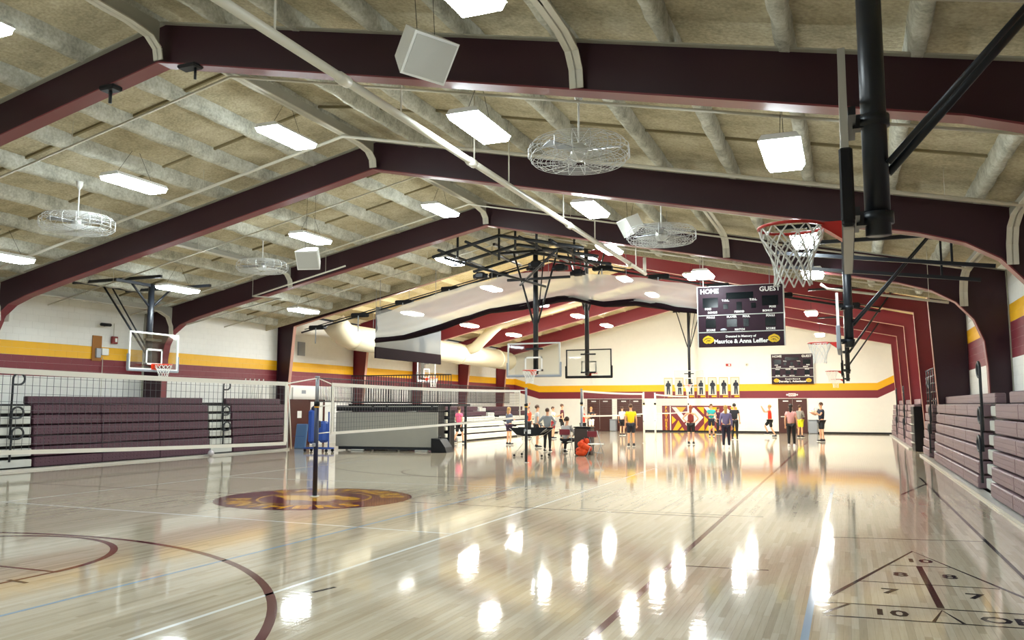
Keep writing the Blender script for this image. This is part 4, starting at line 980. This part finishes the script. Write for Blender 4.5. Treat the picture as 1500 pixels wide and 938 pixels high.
t = thing('electrical_board', 'tan plywood board with grey control boxes on the left wall by the gold stripe', 'control box', (-22.05, 19.6, 3.5))
obj('plywood', MB().box(-22.09, -22.06, 19.3, 19.65, 3.15, 3.95), mat('plywood', 'a06a30', .7), t, world=True); obj('control_box', MB().rbox((-22.03, 19.75, 3.45), (.08, .26, .22), .01), M_WH, t, world=True); obj('control_box', MB().rbox((-22.03, 19.5, 3.4), (.08, .18, .3), .01), M_GREYP, t, world=True); obj('conduit', MB().tube([(-22.05, 19.7, 3.3), (-22.05, 19.7, 1.9)], .01, 5), M_PIPE, t, world=True)
for nm, cat_, lab, x, y, z, sd in (('alarm_horn', 'alarm', 'dark red alarm horn on the left wall above the gold stripe', -22.06, 20.1, 3.85, 1), ('alarm_horn', 'alarm', 'dark red alarm horn high on the right wall edge', 3.4, 14.6, 4.25, -1)):
    t = thing(nm, lab, cat_, (x, y, z)); obj('case', MB().rbox((sd * .04, 0, 0), (.08, .22, .24), .01), mat('dark_red', '7a1a14', .5), t); obj('lens', MB().rbox((sd * .09, .02, 0), (.03, .08, .12), .005), M_WH, t); obj('conduit', MB().tube([(0, 0, .12), (0, 0, .55)], .01, 5), M_PIPE, t)
for lab, x, y, z, sd in (('black security camera high on the left wall', -22.05, 19.6, 4.3, 1), ('black security camera high at the right edge of the picture', 3.4, 14.9, 4.55, -1)):
    t = thing('security_camera', lab, 'camera', (x, y, z)); obj('camera_body', MB().tube([(sd * .2, -.2, 0), (sd * .1, .25, .02)], .05, 10), M_BLACK2, t); obj('bracket', MB().bar((0, .1, -.02), (sd * .16, 0, -.02), .03), M_BLACK2, t)
t = thing('wall_box', 'dark blue box mounted high on the right wall at the picture edge', 'box', (3.4, 14.4, 3.88)); obj('case', MB().rbox((-.08, 0, 0), (.16, .5, .16), .02), M_NAVY, t); obj('cable', MB().tube([(0, .1, .08), (0, .1, .8)], .008, 5), M_BLACK2, t)
t = thing('volleyball', 'grey white volleyball lying at the foot of the left bleachers', 'ball', (-20.35, 22.85, .105)); obj('ball', MB().ball((0, 0, 0), .105, n=18, k=12), mat('ball_leather', 'c4bfc4', .5, bump=.2), t)
obj('seam', MB().tube([(.106 * cos(a), .106 * sin(a) * .7, .106 * sin(a) * .71) for a in [2 * pi * j / 20 for j in range(20)]], .002, 4, True), M_GREYP, t)
t = thing('ceiling_sensor', 'small dark projector bracket fixed under the nearest beam at left', 'bracket', (-10.3, 9.1, 6.6))
obj('clamp', MB().rbox((0, 0, -.02), (.3, .2, .08), .02), M_BLACK2, t); obj('pin', MB().tube([(0, 0, -.05), (0, 0, -.25)], .025, 8), M_BLACK, t)
t = thing('ceiling_sensor', 'small dark bracket fixed under the nearest beam just right of its peak', 'bracket', (-8.75, 9.1, 6.7))
obj('clamp', MB().rbox((0, 0, -.02), (.34, .2, .06), .02), M_BLACK2, t); obj('pin', MB().tube([(.1, 0, -.05), (.1, 0, -.22)], .02, 8), M_BLACK, t)
# ================================================================ VOLLEYBALL NETS
def vpost(loc, h, label, two=True, m=M_NAVY):
    t = thing('volleyball_post', label, 'post', loc, group='volleyball net posts')
    obj('base_socket', MB().lathe([(.09, 0), (.09, .012), (.05, .02)], n=16), M_ALU, t)
    obj('lower_tube', MB().tube([(0, 0, .005), (0, 0, h * .78)], .045, 14), m, t); obj('upper_tube', MB().tube([(0, 0, h * .78), (0, 0, h)], .036, 14), M_GREYP if two else m, t)
    obj('collar', MB().tube([(0, 0, h * .755), (0, 0, h * .79)], .056, 14), M_BLACK2, t); obj('height_mark', MB().tube([(0, 0, h * .74), (0, 0, h * .75)], .048, 14), M_YEL, t)
    obj('top_cap', MB().tube([(0, 0, h - .02), (0, 0, h + .012)], .045, 14), M_GREYP, t); obj('winch', MB().rbox((0, .07, h * .6), (.07, .09, .14), .015), m, t)
    obj('winch', MB().rbox((0, -.07, h * .43), (.05, .07, .07), .01), M_GREYP, t)
vpost((-9.57, 13.61, 0), 2.3, 'near navy and grey volleyball post standing on the centre logo'); vpost((-9.2, 24.0, 0), 2.28, 'navy volleyball post beside the ball cart', m=M_BLACK)
vpost((-9.15, 29.6, 0), 2.35, 'volleyball post with pale lower half behind the red tipped net gear', m=M_GREYP); vpost((-8.75, 38.0, 0), 2.35, 'white volleyball post at the far end of the third net', two=False, m=M_TAPE)
vpost((-8.7, 40.2, 0), 2.35, 'white volleyball post at the near end of the farthest net', two=False, m=M_TAPE); vpost((-8.9, 50.4, 0), 2.35, 'white volleyball post nearest the far wall', two=False, m=M_TAPE)
def vnet(A, B, zt0, zb0, zt1, zb1, label, ropes=(), slant=0., sq=.1, cord=.003):
    """A,B ground points; tops and bottoms at each end"""
    t = thing('volleyball_net', label, 'net', (A[0], A[1], 0), group='volleyball nets')
    Av, Bv = Vector(A), Vector(B); L_ = (Bv - Av).length
    def P(f, g_):
        p = Av + (Bv - Av) * f; zt = zt0 + (zt1 - zt0) * f - .03 * sin(pi * f); zb = zb0 + (zb1 - zb0) * f - .03 * sin(pi * f)
        return Vector((p.x, p.y, zb + (zt - zb) * g_))
    n = max(10, int(L_ / sq)); k = 10; nb = MB()
    for i in range(n + 1): nb.bar(P(i / n, 0), P(i / n, 1), cord, cord)
    for j in range(1, k):
        for i in range(8): nb.bar(P(i / 8, j / k), P((i + 1) / 8, j / k), cord, cord)
    obj('netting', nb, M_CORD, t, world=True, kind='stuff')
    def tape(nm, pts, w):
        mb = MB()
        for a, b in zip(pts, pts[1:]): mb.bar(a, b, .012, w)
        obj(nm, mb, M_TAPE, t, world=True)
    tape('top_tape', [P(i / 12, 1) - Vector((0, 0, .035)) for i in range(13)], .07); tape('bottom_tape', [P(i / 12, 0) for i in range(13)], .055)
    for f in (.004, .996):
        a, b = P(f, 0), P(f, 1); obj('side_tape', MB().add([a + Vector((0, -.035, 0)), a + Vector((0, .035, 0)), b + Vector((0, .035, 0)), b + Vector((0, -.035, 0))] + [p + Vector((.012, 0, 0)) for p in (a + Vector((0, -.035, 0)), a + Vector((0, .035, 0)), b + Vector((0, .035, 0)), b + Vector((0, -.035, 0)))], [(0, 1, 2, 3), (7, 6, 5, 4), (0, 4, 5, 1), (1, 5, 6, 2), (2, 6, 7, 3), (3, 7, 4, 0)]), M_TAPE, t, world=True)
    for a, b in ropes: obj('tension_rope', MB().tube([a, b], .012, 5), M_TAPE, t, world=True)
vnet((-9.45, 3.4), (-9.45, 12.52), 2.27, 1.31, 2.17, 1.06, 'near volleyball net stretched across the left side of the picture', [((-9.45, 12.52, 2.14), (-9.56, 13.6, 2.27)), ((-9.45, 12.55, 2.1), (-9.5, 12.75, .95))], cord=.0042)
vnet((-9.45, 13.92), (-9.3, 23.75), 2.19, 1.2, 2.21, 1.38, 'second volleyball net in front of the grey panel unit', [((-9.46, 13.95, 2.16), (-9.56, 13.62, 2.27)), ((-9.46, 13.9, 1.75), (-9.56, 13.63, 1.72)), ((-9.46, 13.9, 1.22), (-9.56, 13.63, 1.2)), ((-9.3, 23.7, 2.2), (-9.2, 24, 2.2)), ((-9.3, 23.7, 1.8), (-9.2, 24, 1.8))], cord=.0045)
vnet((-9.15, 29.75), (-8.77, 37.85), 2.3, 1.35, 2.3, 1.35, 'third volleyball net in front of the left far doors', cord=.003)
vnet((-8.7, 40.35), (-8.9, 50.2), 2.3, 1.35, 2.3, 1.35, 'farthest volleyball net in front of the mural', cord=.003)
# ---- ball cart
t = thing('ball_cart', 'black fabric hammock ball cart on thin folding legs behind the second post', 'cart', (-10.15, 27.0, 0))
vs = []; n = 12
for i in range(n + 1):
    u = -.66 + 1.32 * i / n
    for j in range(7):
        v = -.38 + .76 * j / 6; vs.append((u, v, .98 - .26 * (1 - (u / .75) ** 2) * (1 - (v / .42) ** 2 * .5)))
obj('fabric_tray', MB().add(vs, [(i * 7 + j, (i + 1) * 7 + j, (i + 1) * 7 + j + 1, i * 7 + j + 1) for i in range(n) for j in range(6)], smooth=True), M_BLACK2, t)
obj('side_skirt', MB().prism([(-.66, .98), (.66, .98), (.4, .74), (0, .68), (-.4, .74)], -.39, -.38, 'Y'), M_BLACK2, t)
obj('side_skirt', MB().prism([(-.66, .98), (.66, .98), (.4, .74), (0, .68), (-.4, .74)], .38, .39, 'Y'), M_BLACK2, t)
obj('white_label', MB().box(-.12, .12, -.4, -.391, .78, .92), M_WH, t)
for sx_ in (-1, 1):
    for sy_ in (-.36, .36): obj('leg', MB().tube([(sx_ * .68, sy_, .96), (-sx_ * .02 + sx_ * .1, sy_, .55), (sx_ * .5, sy_, .08)], .011, 6), M_ALU, t)
    for sy_ in (-.36, .36): obj('caster', MB().tube([(sx_ * .5, sy_ - .015, .045), (sx_ * .5, sy_ + .015, .045)], .04, 10), M_BLACK2, t)
# ---- scorer's corner: chairs, speaker cabinet, orange bag
def chair(loc, rz, label):
    t = thing('folding_chair', label, 'chair', loc, rz, group='white folding chairs with maroon backs')
    obj('seat', MB().rbox((0, 0, .44), (.42, .4, .04), .015), M_WH, t); obj('backrest', MB().rbox((0, .2, .78), (.4, .03, .2), .012), M_MAROON, t)
    for sx_ in (-.2, .2):
        obj('leg', MB().tube([(sx_, .2, .9), (sx_, -.2, 0.01)], .012, 6), M_GREYP, t); obj('leg', MB().tube([(sx_, -.05, .45), (sx_, .25, 0.01)], .012, 6), M_GREYP, t)
    obj('stretcher', MB().tube([(-.2, -.14, .14), (.2, -.14, .14)], .01, 6), M_GREYP, t)
chair((-9.55, 29.0, 0), radians(180), 'white folding chair carrying the seated person in grey'); chair((-7.95, 27.3, 0), radians(160), 'empty folding chair with maroon back beside the dark cabinet')
t = thing('dark_cabinet', 'dark brown square cabinet standing behind the orange bag', 'cabinet', (-8.75, 28.6, 0)); obj('cabinet_body', MB().rbox((0, 0, .48), (.6, .5, .94), .03), mat('dark_brown', '3a302c', .6), t); obj('cabinet_top', MB().rbox((0, 0, .97), (.64, .54, .04), .01), M_BLACK2, t)
t = thing('orange_bag', 'crumpled bright orange bag of pinnies on the floor before the dark cabinet', 'bag', (-8.55, 27.9, 0)); rb = random.Random(4)
mb = MB()
for k in range(9): mb.ball((rb.uniform(-.14, .14), rb.uniform(-.1, .1), .1 + .05 * k), .2 - .014 * k, .16 - .01 * k, .11, n=9, k=6)
obj('bag_body', mb, mat('orange_cloth', 'e04a14', .7, var=.25, nscale=12), t); obj('bag_tie', MB().tube([(0, 0, .5), (.03, 0, .62)], .02, 6), M_RED, t)
# ================================================================ PEOPLE
SKIN = mat('skin', 'd9a482', .55, var=.05)
HAIRS = {'brown': mat('brown_hair', '4a3020', .6), 'blonde': mat('blonde_hair', 'b08a4c', .6), 'dark': mat('dark_hair', '231a16', .6), 'auburn': mat('auburn_hair', '8a4424', .6)}
def skin_obj(name, pts, edges, m, parent, root=0, sub=1):
    me = bpy.data.meshes.new(name); me.from_pydata([p[0] for p in pts], edges, []); me.materials.append(m)
    o = bpy.data.objects.new(name, me); COL.objects.link(o); o.parent = parent
    md = o.modifiers.new('skin', 'SKIN'); md.use_smooth_shade = True
    for i, p in enumerate(pts):
        r = p[1]; d = me.skin_vertices[0].data[i]; d.radius = r if isinstance(r, tuple) else (r, r); d.use_root = (i == root)
    ss = o.modifiers.new('subsurf', 'SUBSURF'); ss.levels = sub; ss.render_levels = sub
    return o
def person(x, y, rz, H, label, top, bottom, pose='stand', hair='brown', long_hair=False, sleeve=.5, legs='shorts', shoe='22222a', z=0., tank=False, skirt=False):
    t = thing('person', label, 'person', (x, y, z), radians(rz))
    k = H / 1.75
    J = {'pel': (0, 0, .95), 'sp': (0, .0, 1.12), 'ch': (0, 0, 1.32), 'nb': (0, 0, 1.45), 'nk': (0, -.01, 1.52)}
    A = {}
    for s, n in ((-1, 'R'), (1, 'L')):
        A['sh' + n] = (s * .17, 0, 1.41); A['el' + n] = (s * .23, .02, 1.13); A['wr' + n] = (s * .24, -.05, .89); A['hip' + n] = (s * .09, 0, .9)
        A['kn' + n] = (s * .1, -.015, .5); A['an' + n] = (s * .11, .02, .09)
    hd = Vector((0, -.015, 0))
    if pose == 'hips':
        for s, n in ((-1, 'R'), (1, 'L')): A['el' + n] = (s * .36, .06, 1.17); A['wr' + n] = (s * .19, -.06, 1.02)
    if pose == 'walk': A['knR'] = (-.09, -.14, .52); A['anR'] = (-.09, -.2, .1); A['knL'] = (.09, .05, .5); A['anL'] = (.1, .28, .13); A['wrR'] = (-.25, .1, .92); A['wrL'] = (.24, -.2, .95)
    if pose == 'reach':
        for s, n in ((-1, 'R'), (1, 'L')): A['el' + n] = (s * .22, -.16, 1.2); A['wr' + n] = (s * .14, -.38, 1.28)
    if pose == 'up': A['elR'] = (-.2, -.12, 1.62); A['wrR'] = (-.12, -.2, 1.85)
    if pose == 'jump':
        for s, n in ((-1, 'R'), (1, 'L')): A['el' + n] = (s * .2, -.26, 1.38); A['wr' + n] = (s * .12, -.38, 1.6)
        A['knR'] = (-.1, -.25, .62); A['anR'] = (-.1, -.1, .26); A['knL'] = (.1, .05, .5); A['anL'] = (.1, .26, .13)
    if pose == 'fold':
        for s, n in ((-1, 'R'), (1, 'L')): A['el' + n] = (s * .24, -.03, 1.14); A['wr' + n] = (s * .02, -.2, 1.17)
    if pose == 'sit':
        dz = -.42
        for q in list(J): J[q] = (J[q][0], J[q][1] + .08, J[q][2] + dz)
        for q in list(A): A[q] = (A[q][0], A[q][1] + .08, A[q][2] + dz)
        J['ch'] = (0, .0, 1.32 + dz); J['nb'] = (0, -.04, 1.44 + dz); J['nk'] = (0, -.06, 1.5 + dz); hd = Vector((0, -.08, dz))
        for s, n in ((-1, 'R'), (1, 'L')):
            A['sh' + n] = (s * .17, -.03, 1.4 + dz); A['kn' + n] = (s * .2, -.4, .5); A['an' + n] = (s * .24, -.42, .09); A['el' + n] = (s * .25, -.2, 1.15 + dz); A['wr' + n] = (s * .12, -.36, 1.08 + dz)
    V = lambda p: tuple(Vector(p) * k)
    pts = [(V(J['pel']), (.13 * k, .095 * k)), (V(J['sp']), (.115 * k, .085 * k)), (V(J['ch']), (.135 * k, .095 * k)), (V(J['nb']), .07 * k), (V(J['nk']), .05 * k)]
    for dz, r, dy in ((1.585, (.062, .07), 0), (1.64, (.07, .082), .005), (1.69, (.07, .083), .01), (1.735, (.048, .055), .012)): pts.append((V(hd + Vector((0, dy, dz))), tuple(q * k for q in r)))
    E = [(i, i + 1) for i in range(8)]
    def chain(start, lst):
        p = start
        for c, r in lst: pts.append((V(c), r * k if not isinstance(r, tuple) else tuple(q * k for q in r))); E.append((p, len(pts) - 1)); p = len(pts) - 1
        return p
    for s, n in ((-1, 'R'), (1, 'L')):
        sh, el, wr = (Vector(A[q + n]) for q in ('sh', 'el', 'wr'))
        d = (wr - el).normalized(); side = d.cross(Vector((0, 1, 0)))
        side = side.normalized() if side.length > .2 else Vector((0, 0, 1))
        palm = wr + d * .06; e = chain(2, [(sh, .052), ((sh + el) / 2, .043), (el, .036), ((el + wr) / 2, .033), (wr, .024), (palm, (.03, .018))])
        for q, ln in ((-1.5, .05), (-.5, .06), (.5, .058), (1.5, .045)):
            b = palm + d * .03 + side * q * .017; chain(e, [(b, .009), (b + d * ln + Vector((0, -.01, 0)), .007)])
        chain(e, [(palm - d * .01 - side * .04, .01), (palm + d * .03 - side * .055, .008)])
        hp, kn, an = (Vector(A[q + n]) for q in ('hip', 'kn', 'an'))
        chain(0, [(hp, .082), ((hp + kn) / 2, .072), (kn, .052), (kn + (an - kn) * .35, .053), (an, .034)])
    skin_obj('body', pts, E, SKIN, t)
    # clothes: a shirt with sleeves, shorts or trousers
    cm = mat('cloth_' + top, top, .8, var=.06); bm_ = mat('cloth_' + bottom, bottom, .8, var=.06)
    hem = Vector(J['pel']) + Vector((0, 0, -.03)); sp = [(V(hem), (.165 * k, .13 * k)), (V(J['sp']), (.15 * k, .12 * k)), (V(J['ch']), (.16 * k, .12 * k)), (V(Vector(J['nb']) - Vector((0, 0, .015))), .078 * k)]
    se = [(0, 1), (1, 2), (2, 3)]
    for n in 'RL':
        sh, el, wr = (Vector(A[q + n]) for q in ('sh', 'el', 'wr'))
        if tank: continue
        base = 2
        ps = [(sh, .068), (sh + (el - sh) * sleeve * 1.1 if sleeve < 1 else el, .056 if sleeve < 1 else .052)]
        if sleeve >= 1: ps.append((wr - (wr - el) * .08, .038))
        for c, r in ps: sp.append((V(c), r * k)); se.append((base, len(sp) - 1)); base = len(sp) - 1
    skin_obj('shirt', sp, se, cm, t)
    bp_ = [(V(Vector(J['pel']) + Vector((0, 0, .03))), (.15 * k, .115 * k))]; be = []
    for n in 'RL':
        hp, kn, an = (Vector(A[q + n]) for q in ('hip', 'kn', 'an')); base = 0
        ps = [(hp, .105), (hp + (kn - hp) * .5, .098)] + ([(kn + (hp - kn) * .06, .088)] if legs == 'shorts' else ([(hp + (kn - hp) * .7, .08)] if legs == 'short' else [(kn, .07), (kn + (an - kn) * .5, .062), (an + Vector((0, 0, .02)), .052)]))
        for c, r in ps: bp_.append((V(c), r * k)); be.append((base, len(bp_) - 1)); base = len(bp_) - 1
    skin_obj('shorts' if legs != 'pants' else 'trousers', bp_, be, bm_, t)
    for n in 'RL':
        a = Vector(A['an' + n]) * k; mb = MB().rbox((a.x, a.y - .06 * k, a.z - .045 * k), (.095 * k, .27 * k, .075 * k), .03).rbox((a.x, a.y + .01, a.z - .0 * k), (.085 * k, .1 * k, .09 * k), .025)
        sh_ = obj('shoe', mb, mat('shoe_' + shoe, shoe, .6), t); obj('sole', MB().box(a.x - .048 * k, a.x + .048 * k, a.y - .195 * k, a.y + .075 * k, a.z - .09 * k, a.z - .075 * k), M_WH, sh_)
    hc = (hd + Vector((0, .005, 1.66))) * k
    hb = MB().ball((hc.x, hc.y + .018 * k, hc.z + .028 * k), .088 * k, .1 * k, .098 * k, n=14, k=9)
    # trim the hair from the face: pull front lower vertices back
    hb.v = [(v[0], max(v[1], hc.y - .055 * k) if v[2] < hc.z + .045 * k else v[1], max(v[2], hc.z - .04 * k)) for v in hb.v]
    if long_hair: hb.ball((hc.x, hc.y + .085 * k, hc.z - .1 * k), .065 * k, .04 * k, .15 * k, n=10, k=7)
    obj('hair', hb, HAIRS[hair], t)
    f = MB()
    for s in (-1, 1): f.ball((hc.x + s * .03 * k, hc.y - .083 * k, hc.z - .005), .011 * k, n=6, k=5)
    obj('eyes', f, mat('eye_dark', '1e1a1a', .3), t)
    obj('nose', MB().add([(hc.x - .014 * k, hc.y - .08 * k, hc.z - .035 * k), (hc.x + .014 * k, hc.y - .08 * k, hc.z - .035 * k), (hc.x, hc.y - .11 * k, hc.z - .033 * k), (hc.x, hc.y - .083 * k, hc.z + .01 * k)], [(0, 1, 2), (0, 2, 3), (1, 3, 2)]), SKIN, t)
    obj('mouth', MB().cbox((hc.x, hc.y - .079 * k, hc.z - .055 * k), (.04 * k, .008, .008 * k)), mat('lip', '9a4a40', .5), t)
    e2 = MB()
    for s in (-1, 1): e2.ball((hc.x + s * .08 * k, hc.y + .005, hc.z - .01 * k), .012 * k, .02 * k, .028 * k, n=7, k=5)
    obj('ears', e2, SKIN, t)
    return t
person(-16.6, 34.7, 160, 1.66, 'person in bright pink shirt and black shorts walking before the far left bleachers', 'f06a92', '1c1c22', 'walk', 'brown')
person(-14.0, 34.4, 150, 1.64, 'blonde person in grey top and dark shorts, back turned, left of the ball cart', '5a6478', '33203c', 'fold', 'blonde', True, 1, 'short')
person(-15.6, 41.0, 60, 1.66, 'person in orange red shirt with one arm raised beside the second post', 'e2401c', '16161c', 'up', 'brown')
person(-12.0, 32.6, 120, 1.74, 'person in pale grey T-shirt and black shorts facing right behind the cart', 'b4b6ba', '1a1a20', 'stand', 'brown')
person(-10.6, 29.9, 185, 1.62, 'person in grey long sleeved top and black trousers with hands on hips', '8d949b', '15151b', 'hips', 'brown', False, 1, 'pants')
person(-14.4, 41.5, 90, 1.66, 'person in white shirt partly hidden between the grey and maroon shirts', 'e4e2dc', '8a1d2a', 'reach', 'brown')
person(-14.6, 43.6, 115, 1.8, 'tall person in dark maroon T-shirt and black shorts facing right', '561a26', '17171c', 'stand', 'brown')
person(-9.55, 29.0, 175, 1.72, 'person in light grey shirt and black trousers seated on a folding chair', 'b9b6b6', '15151b', 'sit', 'brown', False, 1, 'pants')
person(-11.5, 37.4, 100, 1.66, 'person in red shirt and black shorts standing behind the third net post', 'e23a22', '16161a', 'reach', 'brown')
person(-14.3, 48.2, 40, 1.62, 'person in black shirt and white shorts lunging left before the left doors', '1b1b20', 'e6e2da', 'reach', 'blonde', True)
person(-12.25, 47.6, 170, 1.66, 'person in pale grey shirt and black shorts left of the yellow shirt', 'c9ccd0', '16161c', 'stand', 'brown')
person(-8.65, 35.1, 200, 1.78, 'person in bright yellow shirt and long black shorts seen from behind', 'f0c80e', '181c2c', 'stand', 'brown')
person(-6.6, 37.95, 180, 1.72, 'person with auburn hair in maroon tank top and black shorts before the mural', '7a2420', '15151a', 'hips', 'auburn', True, tank=True)
person(-7.25, 48.4, 10, 1.8, 'person in teal T-shirt and dark shorts facing the viewer before the mural', '2aa0a0', '1c2236', 'fold', 'brown')
person(-7.35, 51.8, 60, 1.6, 'person in dark purple shirt behind the teal shirt', '4a2440', '1c1a24', 'stand', 'brown', legs='pants')
person(-4.65, 34.9, 190, 1.72, 'person in purple grey hooded top and dark leggings seen from behind', '6a628c', '1a1830', 'stand', 'blonde', True, 1, 'pants', shoe='e8e4e4')
person(-5.4, 43.8, 185, 1.82, 'tall person in black T-shirt with white shoulder print and black trousers', '1a1c26', '14141a', 'stand', 'dark', legs='pants')
person(-4.05, 48.3, -75, 1.78, 'person in orange red shirt and black shorts jumping with raised hands left of the doors', 'e43418', '16161a', 'jump', 'blonde', z=-.035)
person(-2.25, 37.0, 175, 1.78, 'dark haired person in pale pink top and black trousers seen from behind', 'd8a0a0', '131318', 'stand', 'dark', True, legs='pants', shoe='e8e4e4')
person(-2.45, 48.0, 150, 1.74, 'person in olive grey hooded top and neon yellow shorts before the right doors', '86827a', 'e4e81c', 'fold', 'brown', False, 1)
person(-1.22, 43.0, -60, 1.86, 'person in navy T-shirt and black shorts facing left at the right of the group', '1b2236', '17181f', 'reach', 'brown')
